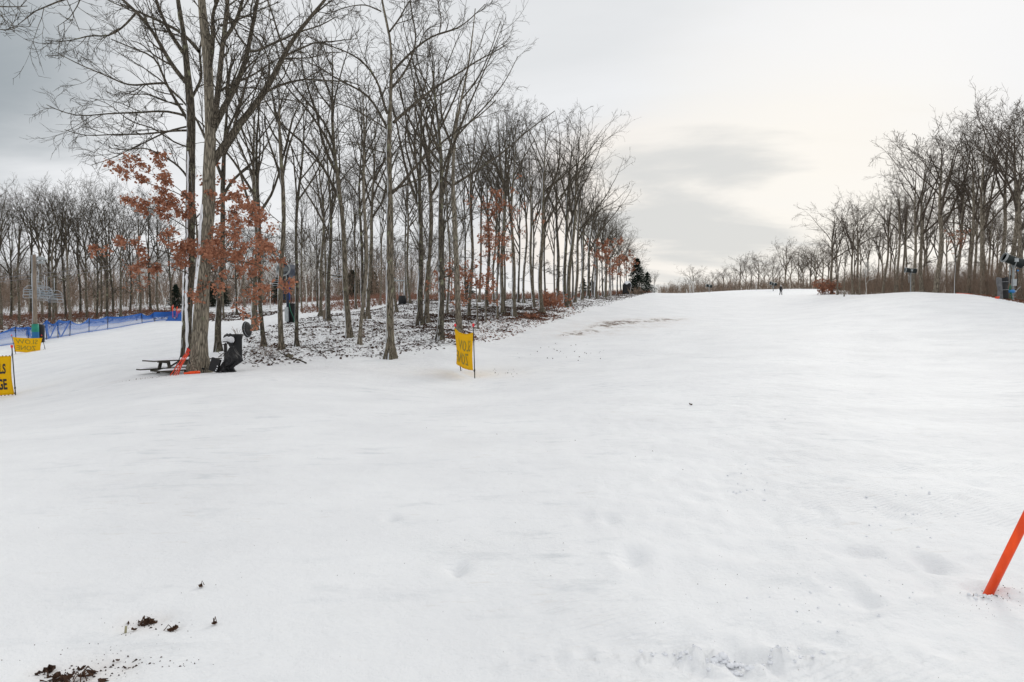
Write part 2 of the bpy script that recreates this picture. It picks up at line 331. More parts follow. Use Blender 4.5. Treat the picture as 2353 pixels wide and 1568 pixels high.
def poly_sd(poly, x, y):
    """signed distance (negative inside), vectorised"""
    p = poly; q = np.roll(poly, -1, 0); best = np.full(x.shape, 1e9); ins = np.zeros(x.shape, bool)
    for (ax, ay), (bx, by) in zip(p, q):
        dx, dy = bx - ax, by - ay; t = np.clip(((x - ax) * dx + (y - ay) * dy) / (dx * dx + dy * dy + 1e-9), 0, 1)
        best = np.minimum(best, np.hypot(x - ax - t * dx, y - ay - t * dy))
        c = ((ay > y) != (by > y)) & (x < (bx - ax) * (y - ay) / (by - ay + 1e-12) + ax); ins ^= c
    return np.where(ins, -best, best)
ISLAND = seg_poly([(500, 26.5), (560, 23.2), (640, 24), (720, 25), (880, 26.7), (980, 28), (1100, 31.5), (1160, 37), (1280, 47), (1340, 56), (1400, 70), (1470, 100), (1505, 150),
                   (1480, 190), (1440, 150), (1390, 112), (1330, 90), (1250, 84), (1100, 80), (930, 78), (850, 63), (780, 56), (690, 49), (610, 43), (560, 38), (520, 31)])
WOODS = [seg_poly([(-900, 64), (0, 67), (150, 69), (300, 76), (500, 74), (620, 76), (700, 84), (800, 97), (870, 118), (900, 200), (500, 600), (-900, 600)]),
         seg_poly([(2205, 66.8), (2260, 61), (2330, 57), (2420, 52), (2700, 44), (3300, 40), (3300, 300), (2000, 300), (1985, 130), (2030, 100), (2150, 78)]),
         seg_poly([(900, 125), (1200, 130), (1400, 160), (1500, 200), (1900, 200), (2000, 330), (500, 600), (860, 200)])]
STRIP = seg_poly([(-900, 98), (150, 100), (470, 96), (500, 112), (150, 128), (-900, 128)])
def sm(x, a, b):
    t = np.clip((x - a) / (b - a), 0, 1); return t * t * (3 - 2 * t)
def leafmask(x, y):
    n = fbm(x * 0.35, y * 0.22, 3, 3)
    a = sm(-poly_sd(ISLAND, x, y) + n * 3.0, 0.0, 1.8)
    for wd in WOODS: a = np.maximum(a, sm(-poly_sd(wd, x, y) + n * 4, 0.0, 2.5))
    return a * (1 - sm(-poly_sd(STRIP, x, y) + n * 8, 0, 3))
def height(x, y, detail=True):
    x = np.atleast_1d(np.asarray(x, float)); y = np.atleast_1d(np.asarray(y, float)); sh = x.shape; x = x.ravel(); y = y.ravel()
    r = np.hypot(x, y); yy = np.where(y > 0, y, 0); d = np.maximum(np.where(y > r * 0.55, yy, r * 0.8), 0.8)
    t = np.clip(x / np.maximum(yy, 0.01), -1.05, 1.05); t = np.where(y <= 0.01, np.sign(x) * 1.05, t)
    out = np.empty(len(x))
    for i in range(0, len(x), 20000):
        s = slice(i, i + 20000); q = tc_(t[s], d[s]); out[s] = kern(q, CX) @ W_[:n_] + W_[n_] + q @ W_[n_ + 1:]
    z = out * d
    back = sm(y, -3, 2); z = z * back
    if detail:
        lm = leafmask(x, y)
        z = z + lm * (fbm(x * 0.9, y * 0.9, 11, 4) * 0.34) + (1 - lm) * fbm(x * 0.25, y * 0.15, 21, 3) * 0.045 * sm(r, 4, 20)
        near = 1 - sm(r, 9, 22)
        # trodden, lumpy snow at the right of the foreground and by the orange pole
        rough = sm(x, -0.6, 1.8) * near
        z = z + rough * (np.abs(fbm(x * 2.3, y * 2.3, 31, 4)) * -0.10) + near * np.abs(fbm(x * 1.3 + y * .4, y * 3.1, 35, 4)) * -.018 + near * fbm(x * 1.1, y * 0.8, 41, 4) * 0.02
        cl = np.exp(-(((x - 1.05) / 0.9) ** 2 + ((y - 3.2) / 0.16) ** 2)); z = z + cl * (np.abs(fbm(x * 7, y * 9, 51, 4)) * 0.24 - .015)
        # hollows and thrown-up snow round the orange pole
        cl = np.exp(-(((x - 2.75) / 0.5) ** 2 + ((y - 4.03) / 0.14) ** 2)); z = z + cl * (fbm(x * 9, y * 9, 61, 3) * 0.13 - 0.008)
        e = np.hypot(x - 2.815, y - 4.03); z = z - .035 * np.exp(-(e / .055) ** 2) + .012 * np.exp(-((e - .12) / .04) ** 2)
        pt_ = near * sm(vnoise(x * .8 + 3, y * .8, 88), .42, .7) * sm(x, -1.5, 1.5); z = z + pt_ * (fbm(x * 7, y * 7, 81, 4) * .035)
        for lx, ly, lr in MATS:
            e = np.hypot(x - lx, (y - ly) * .8) / lr; z = z - .018 * np.exp(-e * e)
        # ski and sled lines
        for (ax, ay, bx, by, wd, dp) in GROOVES:
            dx, dy = bx - ax, by - ay; ln = math.hypot(dx, dy); tt = ((x - ax) * dx + (y - ay) * dy) / ln; s_ = ((x - ax) * -dy + (y - ay) * dx) / ln
            z = z - dp * np.exp(-(s_ / wd) ** 2) * sm(tt, 0, 0.3) * (1 - sm(tt, ln - 0.3, ln)) * (0.4 + 1.2 * vnoise(tt * 2, tt * 0, 5))
        # the trodden hollows of footprints
        for fx, fy, s1 in FEET:
            e = ((x - fx) / (0.13 * s1)) ** 2 + ((y - fy) / (0.19 * s1)) ** 2; z = z + (- 0.026 * np.exp(-e) + 0.004 * np.exp(-(np.sqrt(e) - 1.7) ** 2 * 5)) * (0.3 + 1.4 * vnoise(x * 9, y * 9, 77))
    return z.reshape(sh)
def gp(u, v): # ground position on a level at z=0
    p = P(u, v, 1.0); k = EYE / (EYE - p.z); return (p.x * k, k)
GROOVES = []
MATS = [(*gp(332, 1428), .11), (*gp(186, 1553), .17), (*gp(102, 1541), .06), (*gp(290, 1528), .05), (*gp(375, 1417), .05), (*gp(398, 1443), .04)]
for a, b, wd, dp in (((30, 1333), (215, 1322), .06, .022), ((230, 1262), (640, 1205), .07, .016), ((600, 1168), (860, 1150), .06, .012), ((900, 1150), (1165, 1062), .07, .012), ((850, 1345), (1020, 1350), .05, .012), ((560, 1395), (900, 1380), .05, .009), ((0, 1185), (300, 1150), .1, .014), ((1250, 1010), (1700, 960), .12, .016), ((180, 975), (420, 950), .2, .02), ((1450, 985), (1650, 975), .1, .02), ((620, 1385), (1010, 1368), .05, .01), ((1750, 1150), (2250, 1040), .1, .016)):
    p = gp(*a); q = gp(*b); GROOVES.append((*p, *q, wd, dp))
fr = random.Random(3)
FEET = []
for u, v, n, sp in ((1800, 1120, 3, 40), (2080, 1160, 4, 60), (1900, 1190, 3, 60), (2230, 1120, 4, 60), (1450, 1280, 3, 50), (1900, 1350, 5, 80), (1620, 1500, 6, 110), (1900, 1500, 4, 90), (2150, 1290, 5, 90), (900, 1187, 2, 30), (1040, 1305, 2, 30), (1530, 1100, 1, 5), (1370, 1200, 2, 30), (2010, 1270, 4, 60)):
    for k in range(n):
        p = gp(u + fr.uniform(-sp, sp), v + fr.uniform(-sp, sp) * 0.35); FEET.append((*p, fr.uniform(0.45, 0.8)))
def Z(x, y): return float(height(x, y)[0])
def G(u, d):
    """point on the ground under picture column u at depth d"""
    x = (u - 1176.5) / F * d; return Vector((x, d, Z(x, d)))
az = np.concatenate([np.arange(-46, 46, 0.27), np.arange(46, 314, 3.0)]); az = np.radians(az)
rr = np.concatenate([[0.5, 1.0, 1.5], np.exp(np.arange(math.log(2.0), math.log(14), 0.0145)), np.exp(np.arange(math.log(14), math.log(220), 0.021)), np.exp(np.arange(math.log(220), math.log(3000), 0.08))])
AZ, RR = np.meshgrid(az, rr, indexing='ij'); X = np.sin(AZ) * RR; Y = np.cos(AZ) * RR
Zg = height(X, Y); na, nr = X.shape
V = np.stack([X, Y, Zg], -1).reshape(-1, 3); V = np.r_[V, [[0, 0, 0]]]
i, j = np.meshgrid(np.arange(na), np.arange(nr - 1), indexing='ij'); i2 = (i + 1) % na
quads = np.stack([i * nr + j, i * nr + j + 1, i2 * nr + j + 1, i2 * nr + j], -1).reshape(-1, 4)[:, ::-1]
k = np.arange(na); tris = np.stack([np.full(na, na * nr), k * nr, ((k + 1) % na) * nr], -1)[:, ::-1]
gm = np_mesh('snow_ground', V, [quads, tris], None)
lm = leafmask(V[:, 0], V[:, 1]); a = gm.attributes.new('leaf', 'FLOAT', 'POINT'); a.data.foreach_set('value', lm.astype(np.float32))
mud = np.zeros(len(V))
for u, d, ru, rd, ang, st in ((1420, 47.5, 1.3, 4.6, 0.45, 1.35), (1515, 51, 1.3, 4.2, 0.6, 1.05), (1335, 40, 1.0, 2.8, .5, 1.0), (1380, 42, 2.6, 5.5, .5, .45), (1450, 47, 3.4, 6, .5, .5)):
    cx, cy = (u - 1176.5) / F * d, d; dx = V[:, 0] - cx; dy = V[:, 1] - cy; e = ((dx * math.cos(ang) - dy * math.sin(ang)) / ru) ** 2 + ((dx * math.sin(ang) + dy * math.cos(ang)) / rd) ** 2
    mud = np.maximum(mud, st * np.exp(-e))
for lx, ly, lr in MATS:
    mud = np.maximum(mud, .42 * np.exp(-(((V[:, 0] - lx) / lr / 1.2) ** 2 + ((V[:, 1] - ly) / lr / 1.2) ** 2)))
for u, d, ru, rd, st in ((15, 22.5, 1.6, .8, .15), (1020, 23.2, 2.2, .9, .17), (1150, 23.5, .9, .6, .12), (330, 21.3, 1.8, .25, .22), (1530, 6.9, .09, .09, .4), (1150, 9, 2, .6, .05)):
    cx, cy = (u - 1176.5) / F * d, d; e = ((V[:, 0] - cx) / ru) ** 2 + ((V[:, 1] - cy) / rd) ** 2; mud = np.maximum(mud, st * np.exp(-e))
a = gm.attributes.new('mud', 'FLOAT', 'POINT'); a.data.foreach_set('value', mud.astype(np.float32))
def ground_mat():
    m = bpy.data.materials.new('snowy_ground'); m.use_nodes = True; t = m.node_tree; b = t.nodes['Principled BSDF']; A = t.nodes.new; K = t.links.new
    b.inputs['Roughness'].default_value = 0.65; b.inputs['Specular IOR Level'].default_value = 0.25
    g = A('ShaderNodeNewGeometry'); P_ = g.outputs['Position']
    def noise(s, det=5, r=.55, sc=(1, 1, 1)):
        mp = A('ShaderNodeMapping'); mp.inputs['Scale'].default_value = sc; K(P_, mp.inputs[0]); n = A('ShaderNodeTexNoise'); n.inputs['Scale'].default_value = s; n.inputs['Detail'].default_value = det; n.inputs['Roughness'].default_value = r; K(mp.outputs[0], n.inputs[0]); return n.outputs[0]
    def mr(x, a_, b_, c_=0, d_=1):
        q = A('ShaderNodeMapRange'); K(x, q.inputs[0]); q.inputs[1].default_value = a_; q.inputs[2].default_value = b_; q.inputs[3].default_value = c_; q.inputs[4].default_value = d_; return q.outputs[0]
    def mth(op, x, y_):
        q = A('ShaderNodeMath'); q.operation = op; K(x, q.inputs[0]); (K(y_, q.inputs[1]) if not isinstance(y_, float) else setattr(q.inputs[1], 'default_value', y_)); return q.outputs[0]
    def mix(f, x, y_):
        q = A('ShaderNodeMix'); q.data_type = 'RGBA'; K(f, q.inputs[0])
        for i_, v_ in ((6, x), (7, y_)):
            if isinstance(v_, tuple): q.inputs[i_].default_value = (*v_, 1)
            else: K(v_, q.inputs[i_])
        return q.outputs[2]
    def att(nm): q = A('ShaderNodeAttribute'); q.attribute_name = nm; return q.outputs['Fac']
    snow = mix(mr(noise(0.5, 6), .35, .65), (0.88, 0.885, 0.89), (0.815, 0.82, 0.83))
    # random greyer scuffs mixed into the snow colour, and faint brown dust tracked over the run
    sc1 = mth('MULTIPLY', mr(noise(2.6, 6, .68, (.55, 1.3, 1)), .54, .66), mr(noise(.32, 4), .42, .62)); snow = mix(mth('MULTIPLY', sc1, .8), snow, (0.66, 0.68, 0.70))
    sc2 = mth('MULTIPLY', mr(noise(7, 5, .7, (.5, 1.6, 1)), .58, .70), mr(noise(.45, 3), .48, .62)); snow = mix(mth('MULTIPLY', sc2, .45), snow, (0.60, 0.55, 0.49))
    # fine grit frozen into the snow
    grit = mr(noise(42, 2, .5), .755, .80); grit = mth('MULTIPLY', grit, mr(noise(1.1, 3), .48, .62)); snow = mix(mth('MULTIPLY', grit, .55), snow, (0.25, 0.2, 0.16))
    lf = att('leaf'); ln_ = noise(7.5, 6, .75, (1, 0.7, 1)); big = noise(0.22, 4)
    thr = mth('ADD', mr(big, .3, .7, -.11, .08), 0.0)
    lfac = mr(mth('ADD', ln_, thr), .535, .60); lfac = mth('MULTIPLY', lfac, lf)
    dirt = mix(mr(noise(9, 4), .35, .65), (0.075, 0.048, 0.036), (0.028, 0.02, 0.017))
    col = mix(lfac, snow, dirt)
    md = att('mud'); mn = noise(1.1, 8, .75, (1.2, .55, 1)); mf = mth('MULTIPLY', md, mr(mn, .40, .62, .0, 1.0)); mf2 = mr(mf, .30, .75)
    col = mix(mth('MINIMUM', mth('MULTIPLY', mf, .7), .75), col, (0.52, 0.40, 0.31)); col = mix(mf2, col, (0.13, 0.085, 0.06))
    K(col, b.inputs['Base Color'])
    h = mth('ADD', mth('MULTIPLY', noise(28, 6, .65), .25), noise(3.2, 5, .55)); h = mth('ADD', h, mth('MULTIPLY', noise(95, 2, .6), .07))
    # groomer corduroy, worn away in patches
    wmp = A('ShaderNodeMapping'); wmp.inputs['Rotation'].default_value = (0, 0, R(62)); K(P_, wmp.inputs[0]); wv = A('ShaderNodeTexWave'); wv.inputs['Scale'].default_value = 6.5; wv.inputs['Distortion'].default_value = 1.2; wv.inputs['Detail'].default_value = 2; wv.inputs['Detail Scale'].default_value = .6; K(wmp.outputs[0], wv.inputs[0])
    h = mth('ADD', h, mth('MULTIPLY', mth('MULTIPLY', wv.outputs['Fac'], mr(noise(.38, 4, .6), .46, .62)), .22))
    bp = A('ShaderNodeBump'); bp.inputs['Strength'].default_value = .8; bp.inputs['Distance'].default_value = .04; K(h, bp.inputs['Height']); K(bp.outputs[0], b.inputs['Normal'])
    return m
gm.materials.append(ground_mat())
ground = link('snow_ground', gm); tag(ground, 'snow covered ski slope rising to a crest, with leaf strewn woodland ground', kind='structure')
# ------------------------------------------------------------------ trees: vectorised branch growth
def norm(a): return a / (np.linalg.norm(a, axis=-1, keepdims=True) + 1e-12)
def grow(g, st, dr, ln, r0, r1, n, wander, trop):
    B = len(st); pts = np.empty((B, n, 3)); pts[:, 0] = st; d = norm(dr); drift = g.normal(0, 1, (B, 3))
    for i in range(1, n):
        drift = 0.55 * drift + g.normal(0, 1, (B, 3)); d = norm(d + drift * wander + np.array([0, 0, 1]) * trop)
        pts[:, i] = pts[:, i - 1] + d * (ln / (n - 1))[:, None]
    s = np.linspace(0, 1, n)[None]; rad = r0[:, None] * (1 - s) + r1[:, None] * s
    return pts, rad
def spawn(g, pts, rad, ln, k, s0, s1, ang0, ang1, lr0, lr1, rr=0.6, taper=0.55, rmin=0.006):
    B, n, _ = pts.shape; s = (np.arange(k)[None] + g.uniform(0, 1, (B, k))) / k; s = s0 + (s1 - s0) * s
    f = s * (n - 1); i = np.minimum(f.astype(int), n - 2); fr_ = (f - i)[..., None]; bi = np.arange(B)[:, None]
    p = pts[bi, i] * (1 - fr_) + pts[bi, i + 1] * fr_; t = norm(pts[bi, i + 1] - pts[bi, i]); r = rad[bi, i] * (1 - fr_[..., 0]) + rad[bi, i + 1] * fr_[..., 0]
    rv = g.normal(0, 1, (B, k, 3)); o = norm(rv - (rv * t).sum(-1, keepdims=True) * t); a = g.uniform(ang0, ang1, (B, k, 1))
    d = t * np.cos(a) + o * np.sin(a); L_ = ln[:, None] * g.uniform(lr0, lr1, (B, k)) * (1 - taper * s)
    return p.reshape(-1, 3), d.reshape(-1, 3), L_.ravel(), np.maximum(r.ravel() * rr, rmin)
def tubes(pts, rad, sides):
    B, n, _ = pts.shape; t = np.empty_like(pts); t[:, 1:-1] = pts[:, 2:] - pts[:, :-2]; t[:, 0] = pts[:, 1] - pts[:, 0]; t[:, -1] = pts[:, -1] - pts[:, -2]; t = norm(t)
    avg = norm(pts[:, -1] - pts[:, 0]); ref = np.where(np.abs(avg[:, 2:3]) < 0.9, np.array([[0, 0, 1.0]]), np.array([[1.0, 0, 0]]))[:, None]
    a = norm(np.cross(t, ref)); b = np.cross(t, a); th = np.arange(sides) * 2 * np.pi / sides
    V = pts[:, :, None] + rad[:, :, None, None] * (a[:, :, None] * np.cos(th)[None, None, :, None] + b[:, :, None] * np.sin(th)[None, None, :, None])
    idx = np.arange(B * n * sides).reshape(B, n, sides); q = np.stack([idx[:, :-1], np.roll(idx, -1, 2)[:, :-1], np.roll(idx, -1, 2)[:, 1:], idx[:, 1:]], -1).reshape(-1, 4)
    return V.reshape(-1, 3), q
def join(parts):
    Vs = []; Fs = []; o = 0
    for v, f in parts: Vs.append(v); Fs.append(f + o); o += len(v)
    return np.concatenate(Vs), np.concatenate(Fs)
def resample(pl, n):
    pl = np.array([list(p) for p in pl], float); seg = np.linalg.norm(np.diff(pl, axis=0), axis=1); c = np.r_[0, np.cumsum(seg)]; s = np.linspace(0, c[-1], n)
    # Catmull-like smoothing by cubic blending of a linear resample
    out = np.stack([np.interp(s, c, pl[:, k]) for k in range(3)], -1)
    for _ in range(2): out[1:-1] = (out[:-2] + 2 * out[1:-1] + out[2:]) / 4
    return out, c[-1]
def trunk_mesh(g, pts, rad, name, mt, sides=14, flare=1.7):
    n = len(pts); r = rad.copy(); hgt = pts[:, 2] - pts[0, 2]; r *= 1 + (flare - 1) * np.exp(-hgt / 0.28)
    V, F_ = tubes(pts[None], r[None], sides); V = V.reshape(n, sides, 3); c = pts[:, None]
    th = np.arange(sides); w_ = 1 + 0.05 * g.normal(0, 1, (n, sides)) + (0.28 * np.exp(-hgt / 0.35))[:, None] * np.sin(th * 2 * np.pi / sides * 4 + g.uniform(0, 6))[None]
    V = c + (V - c) * w_[..., None]
    cap = np.array([[(n - 1) * sides, (n - 1) * sides + k, (n - 1) * sides + k + 1, (n - 1) * sides + k + 1] for k in range(1, 2)])
    return np_mesh(name, V.reshape(-1, 3), [F_], mt)
def leaves_on(g, pts, k, size, jitter=0.12, droop=0.5):
    """hanging lobed leaves near branch points"""
    B, n, _ = pts.shape; bi = g.integers(0, B, k); i = g.integers(max(1, n // 3), n, k); c = pts[bi, i] + g.normal(0, jitter * .55, (k, 3))
    ax = norm(np.c_[g.normal(0, 1, k), g.normal(0, 1, k), -g.uniform(0.1, 1.2, k) * droop * 2]); sd_ = norm(np.cross(ax, g.normal(0, 1, (k, 3)))); nn_ = np.cross(ax, sd_)
    s = size * g.uniform(0.65, 1.3, k)[:, None]
    prof = [(0, 0, 0), (.30, .16, .06), (.42, .42, .1), (.26, .60, .02), (.34, .82, -.08), (0, 1.05, -.15), (-.34, .82, -.08), (-.26, .60, .02), (-.42, .42, .1), (-.30, .16, .06)]
    V = np.stack([c + s * (sd_ * a_ + ax * b_ + nn_ * c_) for a_, b_, c_ in prof], 1); m_ = len(prof); idx = np.arange(k * m_).reshape(k, m_)
    q = np.concatenate([idx[:, [0, 1, 2, 3]], idx[:, [3, 4, 5, 0]], idx[:, [0, 5, 6, 7]], idx[:, [7, 8, 9, 0]]]); return V.reshape(-1, 3), q
def make_tree(name, seed, h, r, fork=0.45, spread=1.0, limbs=9, dens=1.0, lean=(0, 0), far=False, traced=None, trunk=None, bark='bark', branch='branch', leaves=0, leaf_size=.14, wob=1.0, low=0, twig=0.0075):
    """root Empty at the base with trunk, crown (and leaves). traced: list of (polyline in local metres, r0, r1)"""
    g = np.random.default_rng(seed); root = empty(name, (0, 0, 0))
    if trunk is None:
        n = 22; s = np.linspace(0, 1, n); ph = g.uniform(0, 6, 4); sway = h * 0.007 * wob
        x = lean[0] * h * s ** 1.3 + sway * (np.sin(s * 5 + ph[0]) - np.sin(ph[0])) + sway * .5 * (np.sin(s * 12 + ph[1]) - np.sin(ph[1]))
        y = lean[1] * h * s ** 1.3 + sway * (np.sin(s * 4.3 + ph[2]) - np.sin(ph[2])); tp = np.stack([x, y, s * h * 0.9 - 0.15], -1); tl = h * .9
        fk = fork / .9; tr_ = r * np.where(s < fk, 1 - 0.3 * s / fk, 0.7 * np.maximum(1 - (s - fk) / (1 - fk), 0) ** 0.9 + 0.03)
    else:
        tp, tl = resample([q[:3] for q in trunk], 26); tp[0, 2] -= 0.15; tr_ = np.interp(np.linspace(0, 1, 26), np.linspace(0, 1, len(trunk)), [q[3] for q in trunk])
    link('trunk', trunk_mesh(g, tp, tr_, 'trunk', M[bark], 8 if far else 16), root)
    sl = [] ; T = tp[None]; TR = tr_[None]; TL = np.array([tl])
    L1p, L1r, L1l = [], [], []
    if traced:
        for pl, ra, rb in traced:
            q, ln_ = resample(pl, 14); L1p.append(q); L1r.append(np.linspace(ra, rb, 14)); L1l.append(ln_)
    if limbs:
        st, dr, ln_, rr_ = spawn(g, T, TR, TL, limbs, min(fork, .9), .93, R(14), R(40), 1, 1, .74, .0, r * .12)
        hh = tp[-1, 2] * 1.1; ln_ = np.maximum(hh - st[:, 2], hh * .16) * g.uniform(.78, 1.02, len(st)) * (.88 + .2 * spread)
        # every second limb leaves wider, and the lowest ones spread most
        wd = g.uniform(.35, 1.0, len(st)) * spread; dr[:, :2] *= (.45 + .95 * wd)[:, None]; dr[:, 2] = np.abs(dr[:, 2]) * .9 + .1
        p_, q_ = grow(g, st, dr, ln_, rr_, rr_ * .10, 14, .05 * wob, .02)
        L1p += list(p_); L1r += list(q_); L1l += list(ln_)
    if low:
        st, dr, ln_, rr_ = spawn(g, T, TR, TL, low, fork * .45, fork, R(55), R(85), .07, .17, .22, .1, .010)
        p_, q_ = grow(g, st, dr, ln_, rr_, rr_ * .3, 14, .12, .03); L1p += list(p_); L1r += list(q_); L1l += list(ln_)
    L1p = np.array(L1p); L1r = np.array(L1r); L1l = np.array(L1l)
    parts = [tubes(L1p, L1r, 5 if far else 8)]
    k2 = max(4, int(round((8 if far else 8) * dens)))
    st, dr, l2, r2 = spawn(g, L1p, L1r, L1l, k2, .14, 1.0, R(22), R(55), .24, .50, .5, .38 if not far else .3, twig * 1.6); p2, q2 = grow(g, st, dr, l2, r2, r2 * .3, 8, .075 * wob, .035); parts.append(tubes(p2, q2, 4 if not far else 3))
    # terminal sprays from the trunk tip
    k3 = max(3, int(round((6 if far else 5) * dens)))
    st, dr, l3, r3 = spawn(g, p2, q2, l2, k3, .12, 1.0, R(20), R(52), .3, .62, .6, .4, twig * 1.2); p3, q3 = grow(g, st, dr, l3, r3, r3 * .5, 5, .10 * wob, .03); parts.append(tubes(p3, q3, 3))
    k4 = 3 if far else max(3, int(round(4 * dens)))
    st, dr, l4, r4 = spawn(g, p3, q3, l3, k4, .12, 1.0, R(20), R(50), .35, .75, .8, .3, twig * .9); p4, q4 = grow(g, st, dr, np.maximum(l4, .12), r4, r4 * .6, 3, .11, .04); parts.append(tubes(p4, q4, 3))
    V, F_ = join(parts); link('crown', np_mesh('crown', V, [F_], M[branch]), root)
    if leaves:
        nb_ = len(p4); keep = g.permutation(nb_)[:max(60, int(nb_ * .85))]      # leaves cling in bunches on some of the twigs
        V, F_ = leaves_on(g, p4[keep], leaves, leaf_size); o = link('dry_leaves', np_mesh('dry_leaves', V, [F_], M['oak_leaf'], False), root)
    return root
def put(root, u, d, label, group=None, cat='tree', rz=0.0, s=1.0, sz=None, sink=0.05):
    p = G(u, d); root.location = (p.x, p.y, p.z - sink); root.rotation_euler = (0, 0, rz); root.scale = (s, s, sz or s); tag(root, label, cat, group); return root
def loc_pts(base, lst, d0):
    """(u, v[, depth offset]) -> points relative to base"""
    out = []
    for q in lst:
        p = P(q[0], q[1], d0 + (q[2] if len(q) > 2 else 0)) - base; out.append((p.x, p.y, p.z))
    return out
def traced_tree(name, seed, d0, trunk, limb_list, label, thick=1.0, **kw):
    """trunk: (u,v,width px[,dd]); limbs: ([(u,v[,dd])...], w0, w1) widths in picture units"""
    base = G(trunk[0][0], d0); k = d0 / F / 2
    tk = []
    for i_, q in enumerate(trunk):
        p = (P(q[0], q[1], d0 + (q[3] if len(q) > 3 else 0)) - base) if i_ else Vector((0, 0, 0)); tk.append((p.x, p.y, p.z, q[2] * k))
    tl = []
    for i_, (pl, a_, b_) in enumerate(limb_list):
        sg = (-1) ** i_; n = len(pl); dep = [(sg * (0.5 + 0.35 * (i_ % 3)) * j_ / max(1, n - 1) * 2.0) for j_ in range(n)]
        tl.append((loc_pts(base, [(q[0], q[1], (q[2] if len(q) > 2 else dep[j_])) for j_, q in enumerate(pl)], d0), a_ * k * thick, b_ * k * thick))
    t = make_tree(name, seed, 1, tk[0][3], traced=tl, trunk=tk, **kw); t.location = base; tag(t, label, 'tree'); return t
# ---- the pair of big oaks on the left
bigA = traced_tree('oak_tree', 101, 22.3,
  [(456, 858, 37), (459, 780, 35), (464, 690, 33), (470, 600, 31), (477, 500, 29), (481, 400, 28), (484, 320, 27), (484, 270, 25), (477, 215, 21), (481, 150, 20), (473, 105, 19), (467, 50, 17), (462, -10, 15), (455, -90, 7), (450, -180, 4)],
  [([(481, 385, 0), (490, 368, 0), (520, 328), (561, 268), (583, 246), (612, 213), (623, 186), (640, 155), (646, 137), (666, 97), (689, 63), (729, 26), (752, -5), (790, -60)], 15, 4),
   ([(485, 300, 0), (494, 270, 0), (500, 219), (506, 164), (511, 96), (522, 41), (522, -5), (530, -90)], 12, 5),
   ([(484, 310, 0), (497, 278, 0), (520, 238), (544, 197), (569, 131), (577, 68), (594, 0), (600, -80)], 13, 5),
   ([(481, 160), (489, 110), (489, 55), (486, 27), (507, -10), (520, -60)], 9, 4),
   ([(511, 96), (541, 55), (552, 20), (560, -10), (575, -70)], 8, 4),
   ([(572, 118), (596, 119), (613, 104), (650, 92), (690, 70), (730, 64), (770, 40)], 5, 1.6),
   ([(506, 60), (560, 40), (600, 22), (640, 5)], 4, 1.5),
   ([(646, 137), (668, 134), (712, 134), (760, 120)], 3.5, 1.2), ([(520, 36), (560, 60), (605, 85), (625, 110)], 3, 1),
   ([(590, 240), (640, 225), (690, 235), (730, 250)], 2.4, 1)],
  'thickest oak, grey ridged trunk with a black strap round its foot, by the picnic table', limbs=0, dens=1.0, bark='bark_pale', branch='branch', twig=.006, thick=1.25, wob=1.6)
bigB = traced_tree('oak_tree', 102, 24.4,
  [(426, 832, 24), (429, 760, 23), (431, 690, 22), (436, 600, 22), (437, 500, 21), (438, 400, 20), (438, 328, 19), (440, 246, 20), (432, 186, 18), (427, 137, 15), (424, 82, 12), (410, 22, 10), (403, -40, 7), (395, -120, 3)],
  [([(432, 195), (405, 165), (383, 131), (353, 74), (315, 27), (276, -4), (240, -40)], 9.5, 4),
   ([(424, 126), (391, 77), (377, 49), (356, -5), (345, -60)], 8, 4),
   ([(457, 118), (424, 79), (375, 52), (323, 30), (280, 10)], 7.5, 3),
   ([(312, 30), (285, 62), (243, 90), (215, 78), (190, 85), (160, 97), (105, 93)], 4.5, 1.3),
   ([(438, 290, 0), (428, 266, 0), (410, 243), (383, 197), (369, 164), (364, 131), (328, 120), (287, 104), (255, 90)], 6.5, 2),
   ([(383, 191), (345, 192), (315, 197), (285, 197), (257, 178), (190, 153), (128, 120)], 4.6, 1.2),
   ([(436, 270), (385, 252), (320, 260), (238, 260), (191, 271), (137, 257), (107, 241)], 5, 1.3),
   ([(438, 300), (390, 300), (342, 309), (246, 309), (191, 315), (148, 298)], 4.6, 1.2),
   ([(436, 290), (385, 300), (345, 322), (301, 342), (260, 364), (208, 380)], 4, 1.2),
   ([(438, 420, 0), (426, 398, 0), (400, 372), (383, 364), (350, 345), (323, 336), (290, 350), (262, 340)], 4.8, 1.3),
   ([(438, 230), (465, 180), (457, 118), (470, 60)], 6, 3),
   ([(420, 240), (380, 235), (340, 215), (300, 218), (262, 205)], 3.2, 1.1),
   ([(437, 340), (400, 330), (350, 290), (300, 285), (250, 235), (205, 225)], 3.4, 1.0)],
  'dark oak with broad snow strip down its trunk, just behind the thickest oak', limbs=0, dens=1.12, bark='bark_dark', twig=.006, thick=1.15, wob=1.6)
